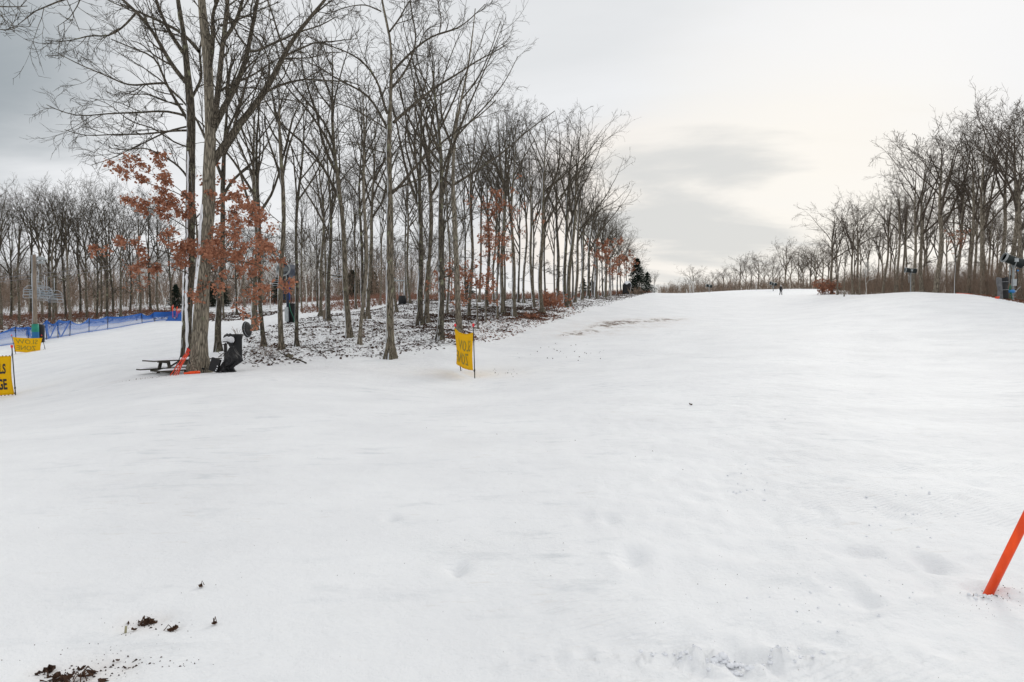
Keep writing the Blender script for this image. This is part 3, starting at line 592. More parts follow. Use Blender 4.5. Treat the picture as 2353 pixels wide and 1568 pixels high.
# ---- the lone oak in the middle
midC = traced_tree('oak_tree', 103, 27.0,
  [(896, 827, 20), (896, 760, 18), (895, 690, 17.5), (895, 600, 17), (896, 500, 16), (897, 440, 15.5), (893, 380, 12), (892, 330, 11.5), (895, 286, 11), (898, 200, 8.5), (900, 143, 7.5), (898, 72, 6), (880, 30, 5), (872, -30, 4), (866, -100, 2)],
  [([(893, 300), (867, 252), (849, 218), (809, 198), (772, 183), (735, 152), (700, 140), (666, 132)], 6.5, 1.6),
   ([(890, 262), (880, 240), (875, 200), (852, 160), (824, 132), (789, 115), (729, 97), (700, 80)], 6, 1.6),
   ([(904, 282), (933, 255), (967, 226), (1010, 192), (1053, 172), (1096, 137), (1140, 120), (1167, 100)], 7.5, 1.8),
   ([(899, 170), (925, 138), (947, 120), (964, 100), (1010, 74), (1053, 69), (1082, 43), (1115, 10)], 6, 1.6),
   ([(898, 205), (933, 166), (953, 115), (958, 83), (944, 23), (940, -20)], 5.5, 2.5),
   ([(888, 296), (838, 264), (798, 244), (752, 232), (723, 221), (690, 205)], 3.2, 1.2),
   ([(890, 352), (860, 346), (809, 324), (780, 330)], 3, 1.1),
   ([(900, 445), (925, 425), (950, 385), (1000, 340), (1050, 300), (1100, 270), (1140, 230)], 7, 2),
   ([(902, 438), (948, 418), (992, 397), (1040, 385), (1085, 370)], 4.5, 1.4),
   ([(890, 445), (860, 420), (835, 370), (820, 320), (790, 290)], 4, 1.4),
   ([(896, 72), (920, 40), (935, 10), (960, -20)], 4.5, 2), ([(875, 26), (840, 10), (800, 15), (760, 30)], 3.4, 1.2),
   ([(1010, 74), (1015, 40), (1005, 10), (1020, -25)], 3, 1.5)],
  'lone oak with straight scaly trunk and wide fan crown at the groomed snow edge', limbs=0, dens=1.12, bark='bark', twig=.0065, wob=1.5)
midD = traced_tree('oak_tree', 104, 36.0,
  [(1055, 762, 13), (1052, 690, 12.5), (1049, 600, 12), (1044, 500, 11), (1040, 430, 10.5), (1042, 360, 7), (1044, 300, 6.5), (1060, 230, 5), (1075, 160, 4), (1085, 90, 3), (1092, 20, 2)],
  [([(1042, 425), (1083, 400), (1130, 370), (1168, 342), (1197, 312), (1241, 280), (1275, 255)], 6, 1.5),
   ([(1040, 430), (1010, 400), (985, 370), (960, 300), (950, 240), (960, 180)], 5, 1.6),
   ([(1044, 320), (1080, 280), (1120, 240), (1160, 190), (1190, 130)], 4.5, 1.4),
   ([(1043, 340), (1015, 280), (1010, 210), (1030, 140), (1060, 70)], 4.5, 1.4),
   ([(1060, 230), (1100, 180), (1130, 110), (1150, 50)], 4, 1.3),
   ([(1042, 480), (1000, 460), (965, 470), (930, 450)], 2.4, .9), ([(1046, 520), (1080, 490), (1120, 480)], 2.4, .9)],
  'grey oak rising directly behind the yellow banner in the middle of the slope', limbs=0, dens=1.05, bark='bark_pale', twig=.007, wob=1.5)
# ---- overhanging limb at the upper left, from a tree beside the camera
ov = traced_tree('oak_tree', 105, 11.5,
  [(-420, 1010, 60), (-415, 800, 50), (-400, 500, 46), (-390, 200, 40), (-370, -60, 32), (-350, -300, 22)],
  [([(-380, 60), (-250, -90), (-80, -120), (120, -80), (260, -30), (170, -2), (120, 8), (70, 8), (45, 34), (40, 58)], 16, 1.6),
   ([(-380, 120), (-200, 20), (-60, 10), (30, 18), (62, 14)], 7, 1.5), ([(190, -20), (180, 10), (160, 42), (130, 62)], 3.4, 1.0),
   ([(-100, 40), (-30, 62), (20, 72), (44, 60)], 3.0, 1.0)],
  'near tree whose dark boughs hang into the upper left corner of the sky', limbs=0, dens=.75, bark='bark_dark', twig=.004, wob=1.5)
# ---- the other trees of the island, each grown for its place: (u, d, height, trunk width px, fork, spread, lean, bark, leaves, label)
ISL = [
 (501, 30, 15.5, 12, .5, .8, .02, 'bark_dark', 'oak just right of the big pair, with snow piled against its foot'),
 (585, 39, 15, 12.5, .42, .95, .01, 'bark', 'tree with flared foot beside the snow run, behind the black tube'),
 (607, 31, 14.5, 8.5, .5, .7, -.01, 'bark_dark', 'slim dark trunk between the black tube and the lichen covered tree'),
 (646, 29, 13.5, 10.5, .55, .7, .0, 'bark', 'lichen covered tree immediately in front of the dark blue snow gun'),
 (682, 30, 13, 7.5, .5, .7, .01, 'bark_dark', 'slim tree just right of the dark blue snow gun tower'),
 (736, 50, 15, 6.5, .5, .8, .0, 'bark', 'slim tree by the back edge of the island, left of the forked tree'),
 (755, 45, 16, 9, .33, .9, -.01, 'bark_dark', 'dark tree forking low into two stems beside the small wooden post'),
 (804, 33, 16.5, 12, .45, .9, -.045, 'bark', 'furrowed trunk leaning left, left of the pale crooked stem'),
 (826, 31, 13.5, 7.5, .6, .6, .015, 'bark_pale', 'thin pale crooked trunk with a knot near its foot, left of the lone oak'),
 (835, 45, 15, 7, .5, .7, .0, 'bark_dark', 'dark slim trunk, left one of two close behind the pale crooked stem'),
 (846, 44, 15, 8.5, .45, .8, .015, 'bark', 'brown trunk, right one of two close behind the pale crooked stem'),
 (912, 52, 15, 6, .5, .8, -.02, 'bark', 'slim mossy trunk just right of the lone oak, leaning left'),
 (942, 62, 15, 5.5, .5, .8, -.02, 'bark', 'slim tree beside the black crate at the back of the island'),
 (967, 40, 16.5, 12, .42, 1.0, -.02, 'bark_dark', 'left trunk of the V shaped pair right of the lone oak'),
 (980, 40.6, 16, 11, .5, .9, .05, 'bark', 'right trunk of the V shaped pair, leaning right'),
 (1010, 32, 15.5, 13, .45, 1.0, -.015, 'bark_dark', 'dark furrowed oak with exposed roots left of the yellow banner'),
 (1027, 50, 15, 5, .5, .8, -.02, 'bark', 'thin trunk behind the orange leaved branches, left of the grey oak'),
 (1077, 48, 15.5, 7.5, .45, .9, -.02, 'bark', 'lichen speckled trunk right behind the yellow banner'),
 (1118, 58, 15.5, 7, .5, .9, .0, 'bark_dark', 'tree with broad black foot on the low mound right of the banner'),
 (1135, 64, 14, 5, .5, .8, .01, 'bark', 'thin straight trunk right of the tree on the low mound'),
 (1152, 50, 16, 8, .5, .9, -.01, 'bark', 'mottled trunk, left and paler one of a touching pair'),
 (1158, 50.8, 16, 6, .55, .8, .02, 'bark_dark', 'blackish trunk, right one of a touching pair'),
 (1182, 47, 15, 8.5, .45, .95, .0, 'bark', 'lichen covered trunk on its own snowy root mound right of the touching pair'),
 (1203, 64, 15.5, 5.5, .5, .8, .0, 'bark', 'pale slim trunk just right of the lichen covered tree on its root mound'),
 (1227, 58, 16, 6.5, .45, .9, -.03, 'bark', 'curving tree left of the rust coloured bush'),
 (1246, 52, 16, 9.5, .45, 1.05, .0, 'bark', 'stout lichen speckled tree standing at the left of the rust coloured bush'),
 (1283, 66, 16, 7.5, .4, 1.0, -.05, 'bark_dark', 'dark tree leaning left, behind the rust coloured bush'),
 (1300, 60, 17, 8, .4, 1.05, .02, 'bark_dark', 'black trunk, left one of the double tree right of the rust coloured bush'),
 (1308, 60.7, 17, 9, .42, 1.1, .04, 'bark', 'right trunk of the double tree with a long limb over the snow slope'),
 (1320, 68, 15, 6.5, .45, .9, .01, 'bark', 'slim tree just right of the double tree'),
 (1337, 76, 15.5, 5, .45, .9, .01, 'bark', 'narrow tree in the receding wood edge, second right of the double tree'),
 (1351, 80, 14, 6.5, .4, 1, .03, 'bark_dark', 'dark leaning tree in the receding wood edge left of the white pole'),
 (1370, 84, 12.6, 6.5, .4, 1, .0, 'bark', 'tree with rust leaves round it, left of the white pole'),
 (1391, 92, 11.8, 6, .4, 1, .0, 'bark', 'tree standing immediately left of the white pole'),
]
for i_, (u, d, h, wpx, fk, spd, ln_, bk, lab) in enumerate(ISL):
    r = wpx * d / F / 2 * 1.15; near_ = d < 55
    t = make_tree('bare_tree', 200 + i_, h, r, fork=fk, spread=spd * 1.02, limbs=9 if near_ else 8, dens=.78 if near_ else .7, lean=(ln_, 0.01 * (-1) ** i_), bark=bk, wob=1.0 + .2 * (i_ % 3), low=3 if i_ % 2 else 1, twig=.0068 if near_ else .009)
    put(t, u, d, lab)
# ---- shared trees for the woods further off
PRO = []
for i_, (fk, spd, lb, ln_, bk) in enumerate([(.42, 1.0, 10, .02, 'bark_dark'), (.5, .8, 9, -.02, 'bark'), (.38, 1.15, 11, .0, 'bark_dark'), (.45, .95, 9, .03, 'bark'), (.55, .75, 8, -.01, 'bark_dark'), (.35, 1.2, 11, -.03, 'bark'), (.3, 1.25, 12, .0, 'bark_dark'), (.48, .9, 9, .0, 'bark_wood')]):
    t = make_tree('bare_tree', 400 + i_, 15, .15, fork=fk, spread=spd, limbs=lb, dens=.85, lean=(ln_, 0), far=True, bark=bk, branch='branch', low=2, twig=.0085, wob=1.1); t['used'] = 0; PRO.append(t)
FPRO = []
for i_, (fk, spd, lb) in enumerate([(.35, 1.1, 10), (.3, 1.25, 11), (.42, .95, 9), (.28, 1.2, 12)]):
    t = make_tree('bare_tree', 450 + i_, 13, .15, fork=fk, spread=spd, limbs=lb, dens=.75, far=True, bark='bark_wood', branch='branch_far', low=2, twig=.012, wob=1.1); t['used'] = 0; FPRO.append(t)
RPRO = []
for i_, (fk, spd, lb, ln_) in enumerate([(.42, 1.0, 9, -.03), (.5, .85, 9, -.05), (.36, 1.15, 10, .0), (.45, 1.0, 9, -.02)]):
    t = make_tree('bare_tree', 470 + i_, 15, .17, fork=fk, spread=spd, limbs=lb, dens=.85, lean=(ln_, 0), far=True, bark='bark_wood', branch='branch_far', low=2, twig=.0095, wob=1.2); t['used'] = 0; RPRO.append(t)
tr = random.Random(5)
ORD = 'first second third fourth fifth sixth seventh eighth ninth tenth eleventh twelfth thirteenth fourteenth fifteenth sixteenth seventeenth eighteenth nineteenth twentieth twenty-first twenty-second twenty-third twenty-fourth twenty-fifth twenty-sixth twenty-seventh twenty-eighth twenty-ninth thirtieth'.split()
def ordinals(objs, fmt):
    for k, o in enumerate(sorted(objs, key=lambda o: o.location.x / o.location.y)): o['label'] = fmt % ORD[k]
def inst(pool, k, u, d, h, label, group, sw=1.0):
    p = pool[k % len(pool)]
    if p['used'] == 0: o = p
    else: o = copy_tree(p)
    p['used'] = 1
    base_h = 13 if pool is FPRO else 15; s = h / base_h * sw
    return put(o, u, d, label, group, rz=tr.uniform(0, 6.28), s=s, sz=h / base_h)
g_ = 'bare trees in the row behind the blue net'; BACK = []
for i_, (u, d) in enumerate([(-60, 74), (2, 72), (25, 84), (44, 75), (70, 88), (98, 83), (114, 77), (123, 75.5), (131, 86), (153, 80), (162, 78), (185, 90), (200, 82), (223, 80), (232, 84), (245, 79), (260, 88), (278, 81), (300, 92), (322, 86), (347, 88), (364, 88), (396, 90), (-20, 90), (515, 84), (545, 92)]):
    BACK.append(inst(PRO, (i_ * 3 + i_ // 8), u, d, tr.uniform(13.4, 16.2), 'x', g_))
ordinals(BACK, '%s bare tree from the left in the row behind the blue net')
g_ = 'bare trees in the wood beyond the left ski run'
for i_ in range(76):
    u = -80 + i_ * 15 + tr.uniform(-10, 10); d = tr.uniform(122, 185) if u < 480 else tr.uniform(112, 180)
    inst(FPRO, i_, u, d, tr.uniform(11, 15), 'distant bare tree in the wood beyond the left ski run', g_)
g_ = 'slim bare trees at the back of the island wood'
for i_ in range(24):
    u = 700 + i_ * 29 + tr.uniform(-8, 8); d = tr.uniform(64, 78) if u < 1330 else tr.uniform(86, 112)
    inst(PRO, i_ * 5 + 1, u, d, tr.uniform(12.5, 15.5), 'slim bare tree at the back of the island wood', g_, .8)
g_ = 'bare trees where the wood edge recedes towards the crest'
for i_, (u, d, h) in enumerate([(1402, 105, 13), (1418, 112, 11.8), (1427, 120, 11.5), (1408, 118, 11.5), (1440, 128, 10.2), (1452, 135, 9.6), (1462, 142, 8.2), (1474, 150, 6.4), (1385, 100, 12.5), (1362, 96, 13.5), (1340, 92, 14.5), (1486, 160, 5.4), (1503, 168, 5.6)]):
    inst(PRO, i_ * 2, u, d, h, 'bare tree in the receding wood edge right of the white pole' if u > 1405 else 'bare tree in the receding wood edge left of the white pole', g_ if u > 1405 else g_ + ', left of the pole', 1.1)
g_ = 'bare trees on the skyline beyond the crest'; SKYL = []
for i_, (u, top) in enumerate([(1575, 632), (1590, 606), (1603, 622), (1618, 630), (1637, 618), (1650, 626), (1661, 612), (1676, 622), (1698, 588), (1712, 598), (1726, 612), (1741, 586), (1757, 602), (1776, 590), (1790, 612), (1802, 560), (1818, 588), (1832, 575), (1846, 585), (1860, 566), (1874, 575), (1888, 560), (1900, 570), (1555, 645), (1540, 652), (1689, 618), (1765, 618), (1840, 600), (1870, 600)]):
    d = 205 + 40 * ((i_ * 7) % 5) / 4; h = (668 - top) * d / F * 1.02
    SKYL.append(inst(FPRO, i_, u, d, h, 'x', g_, 1.75))
ordinals(SKYL, '%s bare tree from the left on the skyline beyond the crest')
RIGHT = [(1912, 112, 458, 1.45, 'wide crowned bare tree just right of the rust leaved bush beyond the skier'), (1924, 112, 500, .9, None), (1959, 104, 462, 1.15, None), (1971, 108, 450, 1.1, None), (2028, 96, 430, 1.05, None), (2060, 92, 395, .9, None),
 (2096, 84, 330, .9, 'bare tree rising behind the distant snow gun'), (2118, 84, 310, 1.1, None), (2149, 78, 290, 1.4, 'tall pale forked tree, stoutest left of the large snow gun'), (2192, 82, 330, 1.0, None), (2225, 76, 275, 1.0, None), (2258, 72, 262, 1.1, None), (2267, 77, 270, 1.0, None), (2290, 74, 240, 1.0, None), (2325, 70, 212, 1.1, None), (2345, 67, 230, 1.0, None), (2372, 66, 200, 1.0, None), (2405, 66, 210, 1.0, None), (2440, 62, 200, 1.0, None)]
g_ = 'tall bare trees of the right hand wood'; FRONT = []
for i_, (u, d, top, sw, lab) in enumerate(RIGHT):
    h = (672 - top) * d / F; o = inst(RPRO, [2, 1, 0, 3, 1, 3, 0, 2, 0, 1, 3, 2, 0, 1, 3, 2, 0, 2, 3][i_], u, d, h, lab or 'tall bare tree in the front rows of the right hand wood', None if lab else g_, sw)
    if not lab: FRONT.append(o)
ordinals(FRONT, '%s plain tall tree from the left in the right hand wood front')
g_ = 'bare trees deeper in the right hand wood'
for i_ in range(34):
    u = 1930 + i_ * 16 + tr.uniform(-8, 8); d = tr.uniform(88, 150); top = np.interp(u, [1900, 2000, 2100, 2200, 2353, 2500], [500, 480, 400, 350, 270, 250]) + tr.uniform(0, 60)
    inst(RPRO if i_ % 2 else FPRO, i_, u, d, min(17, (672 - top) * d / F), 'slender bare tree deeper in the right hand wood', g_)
for o in bpy.data.objects:
    if 'used' in o: del o['used']
# @@OBJECTS
# ------------------------------------------------------------------ broadleaf oaks holding rust coloured leaves
yo = traced_tree('young_oak', 120, 23.3,
  [(454, 856, 9), (452, 780, 8.5), (455, 690, 8), (456, 600, 7), (452, 520, 5.5), (446, 460, 4), (440, 410, 2.5), (436, 380, 1.2)],
  [([(446, 465, 0), (400, 440, -.4), (350, 425, -.8), (310, 410, -1), (292, 398, -1)], 2.6, .8),
   ([(448, 470, 0), (400, 425, .5), (350, 400, .6), (318, 392, .8)], 2.2, .7),
   ([(452, 540, 0), (400, 505, -.6), (350, 480, -1), (305, 470, -1)], 2.8, .8), ([(452, 520, 0), (410, 470, -1), (370, 455, -1.4)], 2.2, .7),
   ([(455, 620, 0), (410, 590, -.5), (350, 570, -.8), (290, 562, -.9), (250, 556, -1)], 3, .8), ([(456, 640, 0), (400, 615, -.8), (350, 605, -1.2), (325, 612, -1.2)], 2.6, .8),
   ([(455, 560, 0), (420, 560, -1.1), (380, 545, -1.5)], 2.2, .7),
   ([(452, 500, 0), (490, 455, -.8), (530, 455, -1), (570, 480, -1), (595, 495, -1)], 2.8, .8), ([(452, 520, 0), (500, 480, .6), (550, 490, .9), (590, 510, 1)], 2.4, .8),
   ([(455, 580, 0), (500, 545, -1), (560, 530, -1.4), (610, 530, -1.6), (632, 545, -1.6)], 3, .8), ([(456, 600, 0), (510, 575, .9), (570, 565, 1.2), (620, 580, 1.4)], 2.8, .8),
   ([(456, 640, 0), (510, 600, -1.2), (570, 600, -1.6), (625, 625, -1.8), (636, 640, -1.8)], 3, .8), ([(456, 660, 0), (520, 640, .5), (570, 640, .8), (600, 670, 1)], 2.6, .8),
   ([(456, 650, 0), (490, 620, -1.4), (530, 635, -1.8), (560, 660, -2), (575, 678, -2)], 2.6, .7), ([(455, 600, 0), (475, 565, -1.3), (500, 575, -1.8), (530, 590, -2)], 2.2, .7)],
  'young oak still full of rust brown leaves between the two big trunks', limbs=0, dens=.62, bark='bark', twig=.0042, leaves=7600, leaf_size=.088, wob=1.5)
def young(seed, u, d, h, label, leaves, fork=.25, spread=1.0, size=.15, r=None, cat='tree', name='young_oak', lean=0):
    t = make_tree(name, seed, h, r or h * .008, fork=fork, spread=spread, limbs=8, dens=.55, far=True, bark='bark', twig=.008, leaves=leaves, leaf_size=size, wob=1.4, lean=(lean, 0)); put(t, u, d, label, cat=cat); return t
base = G(1098, 39.5)
lo = traced_tree('young_oak', 121, 39.5, [(1098, 742, 4), (1096, 700, 3.6), (1094, 660, 3), (1092, 630, 2), (1090, 610, 1)],
  [([(1095, 665, 0), (1060, 648, -1), (1020, 652, -2), (1003, 668, -2)], 1.5, .5), ([(1094, 640, 0), (1050, 628, -1), (1022, 640, -1.5)], 1.4, .5), ([(1095, 650, 0), (1115, 630, -1), (1128, 640, -2)], 1.4, .5),
   ([(1095, 670, 0), (1075, 672, -2), (1050, 690, -3)], 1.3, .5), ([(1095, 660, 0), (1110, 660, -1), (1124, 685, -1.5)], 1.3, .5), ([(1093, 640, 0), (1075, 625, 1), (1060, 640, 2)], 1.2, .5)],
  'low oak sapling with drooping rust leaves behind the grey oak and yellow banner', limbs=0, dens=.7, twig=.006, leaves=1500, leaf_size=.105)
young(122, 1142, 46, 8.6, 'slender oak with a rust leaved top left of the touching pair', 700, .45, .8, .12)
young(123, 1116, 43, 6.2, 'slender oak sapling with sparse rust leaves behind the orange low sapling', 650, .4, 1.0, .115)
young(124, 1375, 82, 7.5, 'oak with rust brown leaves hanging low beside the white pole', 1100, .2, 1.0, .17)
young(125, 1398, 96, 6.5, 'small rust leaved oak just behind the white pole', 700, .2, 1.0, .18)
young(126, 1434, 116, 7.0, 'rust leaved oak just left of the tarpaulin covered machine on the crest', 900, .15, .9, .2)
young(127, 2192, 74, 7.0, 'reddish leaved sapling in the right hand wood left of the large snow gun', 300, .5, 1.0, .12)
young(128, 315, 76, 6.5, 'rusty leaved sapling in the row behind the blue net, under the big oak boughs', 450, .2, 1.0, .15)
def bush(seed, u, d, h, wd, label, col, leaves=0, n=46, stem=.007):
    g = np.random.default_rng(seed); st = np.c_[g.normal(0, wd * .22, n), g.normal(0, wd * .22, n), np.full(n, -.1)]; dr = np.c_[g.normal(0, .38, n), g.normal(0, .38, n), np.ones(n)]
    ln = h * g.uniform(.55, 1.1, n); r0 = np.full(n, stem * 1.6); p1, q1 = grow(g, st, dr, ln, r0, r0 * .4, 8, .12, .0); a, b, c, d_ = spawn(g, p1, q1, ln, 6, .25, 1, R(25), R(60), .2, .45, .6, .3, stem); p2, q2 = grow(g, a, b, c, d_, d_ * .6, 4, .15, 0)
    V, F_ = join([tubes(p1, q1, 3), tubes(p2, q2, 3)]); root = empty('shrub', (0, 0, 0)); link('stems', np_mesh('stems', V, [F_], M[col]), root)
    if leaves:
        V, F_ = leaves_on(g, p2, leaves, .11 if d < 70 else .2, .06); link('dry_leaves', np_mesh('dry_leaves', V, [F_], M['oak_leaf'], False), root)
    put(root, u, d, label, cat='shrub', sink=0); return root
bush(140, 1267, 55.5, 1.75, 2.0, 'dense rust coloured beech bush at the foot of the stout speckled tree', 'brush_red', 1500)
bush(141, 1895, 112, 3.0, 3.0, 'rust leaved bush at the left end of the right hand wood', 'brush_red', 900, stem=.02)
bush(142, 1462, 106, 1.3, 2.2, 'bare dark shrub on the crest in front of the spruce', 'brush', 0, stem=.02)
bush(143, 610, 27.5, .75, .5, 'thin twiggy shrub in the snow beneath the slim dark trunk', 'brush', 0, 14, .004)
bush(144, 1218, 47, .35, 1.4, 'low dark dead shrub on the snowy bank left of the brown streaks', 'brush_red', 120, 30)
bush(145, 835, 33, .5, .8, 'small twiggy shrub right of the pale crooked trunk', 'brush', 0, 16, .005)
# birches
def birch(seed, u, d, h, label, lean=0.0, group=None):
    t = make_tree('birch_tree', seed, h, h * .011, fork=.35, spread=.7, limbs=7, dens=.6, far=True, bark='birch', branch='birch', lean=(lean, 0), twig=.014, wob=1.6); put(t, u, d, label, group); return t
birch(150, 331, 100, 8.5, 'white birch trunk in the wood, left of the leaning birch by the big oaks')
birch(151, 385, 98, 8.0, 'white birch leaning left, seen just left of the big oaks', -.25)
birch(152, 318, 108, 7.5, 'thin white birch, leftmost behind the blue net')
birch(153, 545, 105, 9, 'white birch with snowy branches right of the big oaks')
birch(154, 622, 100, 8, 'white birch left of the snow gun platform')
birch(155, 704, 96, 9, 'white birch clump trunk right of the snow gun, left stem', .05)
birch(156, 716, 97, 7.5, 'white birch clump trunk right of the snow gun, right stem', .12)
bb = birch(157, 1989, 92, 4.6, 'broken white birch with forked top at the front of the right hand wood', -.02)
# spruces
def spruce(seed, u, d, h, wd, label, group=None):
    g = np.random.default_rng(seed); n = 260; z = h * (.06 + .92 * g.uniform(0, 1, n) ** 1.15); az_ = g.uniform(0, 6.28, n); L_ = wd * .5 * (1 - z / h) ** .8 * g.uniform(.65, 1.15, n) + .08
    st = np.c_[np.zeros(n), np.zeros(n), z]; dr = np.c_[np.cos(az_), np.sin(az_), g.uniform(-.25, .15, n)]; p1, q1 = grow(g, st, dr, L_, np.full(n, .018), np.full(n, .006), 6, .06, -.03)
    k = n * 26; bi = g.integers(0, n, k); ii = g.integers(1, 6, k); c = p1[bi, ii] + g.normal(0, .05, (k, 3)); ax = norm(dr[bi] * .7 + g.normal(0, .6, (k, 3))); s_ = norm(np.cross(ax, g.normal(0, 1, (k, 3)))) * (h * .007)
    ln = h * .035; V = np.stack([c - s_, c + s_, c + ax * ln + s_ * .3, c + ax * ln - s_ * .3], 1).reshape(-1, 3); root = empty('spruce_tree', (0, 0, 0))
    tr_ = MB().tube([(0, 0, -.2), (0, 0, h * .5), (0, 0, h)], [h * .018, h * .01, .01], 7); tr_.build('trunk', M['bark_dark'], root)
    va, fa = tubes(p1, q1, 3); link('boughs', np_mesh('boughs', va, [fa], M['branch']), root); link('needles', np_mesh('needles', V, [np.arange(k * 4).reshape(k, 4)], M['needle'], False), root)
    put(root, u, d, label, group); return root
sp = spruce(160, 1463, 116, 6.0, 4.4, 'dark spruce on the crest beside the tarpaulin covered machine')
spruce(161, 1487, 150, 4.8, 4.6, 'smaller dark spruce at the end of the wood edge on the crest')
spd_ = None
for i_, (u, d, h) in enumerate([(405, 118, 4.4), (488, 122, 4.6), (515, 120, 4.0), (640, 120, 5), (810, 142, 6.5), (850, 150, 8), (1078, 135, 4.2), (1340, 125, 3.4), (1360, 128, 3.2)]):
    if spd_ is None: o = spd_ = spruce(162, u, d, h, 3.6, '')
    else: o = copy_tree(spd_)
    put(o, u, d, 'small dark spruce low in the wood beyond the left ski run', 'small spruces in the far woods', rz=i_ * 1.3, s=h / 4.5, cat='tree')
# ------------------------------------------------------------------ undergrowth: what nobody could count
def brush(name, poly, n, h0, h1, col, label, sub=5, stem=.008, tilt=.25, seed=1, leaves=0, lsz=.1):
    g = np.random.default_rng(seed); lo_, hi_ = poly.min(0), poly.max(0); pts = np.zeros((0, 2))
    while len(pts) < n:
        q = g.uniform(lo_, hi_, (n * 3, 2)); keep = poly_sd(poly, q[:, 0], q[:, 1]) < 0; keep &= (fbm(q[:, 0] * .3, q[:, 1] * .3, seed + 5, 2) + g.uniform(-.2, .2, len(q))) > -.12; pts = np.r_[pts, q[keep]]
    pts = pts[:n]; z = height(pts[:, 0], pts[:, 1]); st = np.c_[pts, z - .05]; dr = np.c_[g.normal(0, tilt, n), g.normal(0, tilt, n), np.ones(n)]; ln = g.uniform(h0, h1, n); r0 = stem * (.6 + ln / h1)
    p1, q1 = grow(g, st, dr, ln, r0, r0 * .3, 5, .08, .0); a, b, c, d_ = spawn(g, p1, q1, ln, sub, .2, 1, R(22), R(58), .2, .5, .6, .3, stem * .7); p2, q2 = grow(g, a, b, c, d_, d_ * .6, 3, .12, .02)
    V, F_ = join([tubes(p1, q1, 3), tubes(p2, q2, 3)]); fl = [F_]
    mlist = [M[col]]
    o = link(name, np_mesh(name, V, fl, M[col])); tag(o, label, kind='stuff')
    if leaves:
        V, F_ = leaves_on(g, p2, leaves, lsz, .05); o2 = link('dead_leaves', np_mesh('dead_leaves', V, [F_], M['litter_red'], False)); tag(o2, 'dry leaves on ' + label, kind='stuff')
brush('undergrowth', seg_poly([(1905, 112), (2040, 92), (2150, 80), (2215, 71), (2330, 64), (2500, 58), (2600, 58), (2600, 100), (2300, 110), (1980, 150)]), 5200, 1.2, 4.6, 'brush', 'tangled brown saplings and brush filling the right hand wood', 8, .012, .25, 31)
brush('undergrowth', seg_poly([(1510, 205), (1700, 200), (1900, 200), (2030, 150), (2100, 200), (2000, 280), (1520, 280)]), 2400, 1.5, 4.2, 'brush', 'brown scrub along the skyline beyond the crest', 9, .035, .2, 32)
brush('undergrowth', seg_poly([(-150, 135), (480, 130), (900, 130), (1100, 150), (900, 210), (-150, 210)]), 4200, 3, 10, 'brush', 'grey brown thicket deep in the wood beyond the left run', 8, .026, .2, 33)
brush('bracken', seg_poly([(690, 62), (800, 66), (930, 79), (1100, 82), (1260, 86), (1400, 104), (1470, 124), (1500, 150), (1430, 150), (1340, 118), (1200, 104), (1000, 104), (820, 92), (700, 82)]), 4200, .25, .95, 'brush_red', 'russet brush along the back of the island wood', 5, .012, .5, 34, 6000, .14)
brush('bracken', seg_poly([(-200, 66), (60, 70), (300, 79), (480, 79), (520, 92), (200, 95), (-200, 92)]), 3400, .25, .9, 'brush_red', 'low russet brush under the trees behind the blue net', 5, .011, .5, 35, 5000, .12)
brush('bracken', seg_poly([(540, 118), (700, 108), (880, 112), (1100, 120), (1300, 118), (1330, 140), (900, 140), (540, 150)]), 2600, .4, 1.3, 'brush_red', 'russet scrub beyond the left ski run', 5, .02, .5, 36)
brush('undergrowth', seg_poly([(560, 27), (800, 29), (1050, 33), (1200, 43), (1290, 56), (1250, 60), (1000, 50), (760, 42), (600, 34)]), 420, .15, .7, 'brush', 'sparse thin twigs poking through the snow on the island', 4, .0045, .4, 37)
# leaves lying on the woodland snow
def litter(name, poly, n, size, m_, label, seed, thr=-.05, edge=1.5):
    g = np.random.default_rng(seed); lo_, hi_ = poly.min(0), poly.max(0); P2 = np.zeros((0, 2))
    while len(P2) < n:
        q = g.uniform(lo_, hi_, (n * 2, 2)); sd_ = poly_sd(poly, q[:, 0], q[:, 1]); dn = fbm(q[:, 0] * .28, q[:, 1] * .28, 9, 3) + .6 * fbm(q[:, 0] * 1.4, q[:, 1] * 1.4, 19, 2)
        keep = (sd_ < 0) & (g.uniform(0, 1, len(q)) < sm(-sd_, 0, edge) * sm(dn, thr - .12, thr + .12) + .05); P2 = np.r_[P2, q[keep]]
    P2 = P2[:n]; z = height(P2[:, 0], P2[:, 1]) + .02; c = np.c_[P2, z]; a_ = g.uniform(0, 6.28, n); up = np.c_[g.normal(0, .45, n), g.normal(0, .45, n), np.ones(n)]; up = norm(up)
    e1 = norm(np.cross(up, np.c_[np.cos(a_), np.sin(a_), np.zeros(n)])); e2 = np.cross(up, e1); s_ = (size * g.uniform(.5, 1.4, n))[:, None]
    V = np.stack([c - e1 * s_, c - e2 * s_ * .45 + up * s_ * .3, c + e1 * s_ * .9, c + e2 * s_ * .45 + up * s_ * .12], 1).reshape(-1, 3); i_ = np.arange(n * 4).reshape(n, 4)
    o = link(name, np_mesh(name, V, [i_[:, [0, 1, 2]], i_[:, [0, 2, 3]]], M[m_], False)); tag(o, label, kind='stuff')
litter('leaf_litter', ISLAND, 27000, .082, 'litter', 'dead leaves scattered over the snow of the wooded island', 41, -.12)
litter('leaf_litter', seg_poly([(930, 34), (1100, 35), (1200, 43), (1300, 52), (1250, 62), (1100, 56), (950, 48)]), 5000, .09, 'litter', 'thick band of dead leaves behind the yellow banner', 42, .0)
litter('leaf_litter', seg_poly([(1000, 32), (1120, 33.5), (1250, 44), (1340, 57), (1250, 57), (1100, 44), (1000, 38)]), 3500, .085, 'litter_red', 'reddish dead leaves on the bank behind the yellow banner', 43, .06)
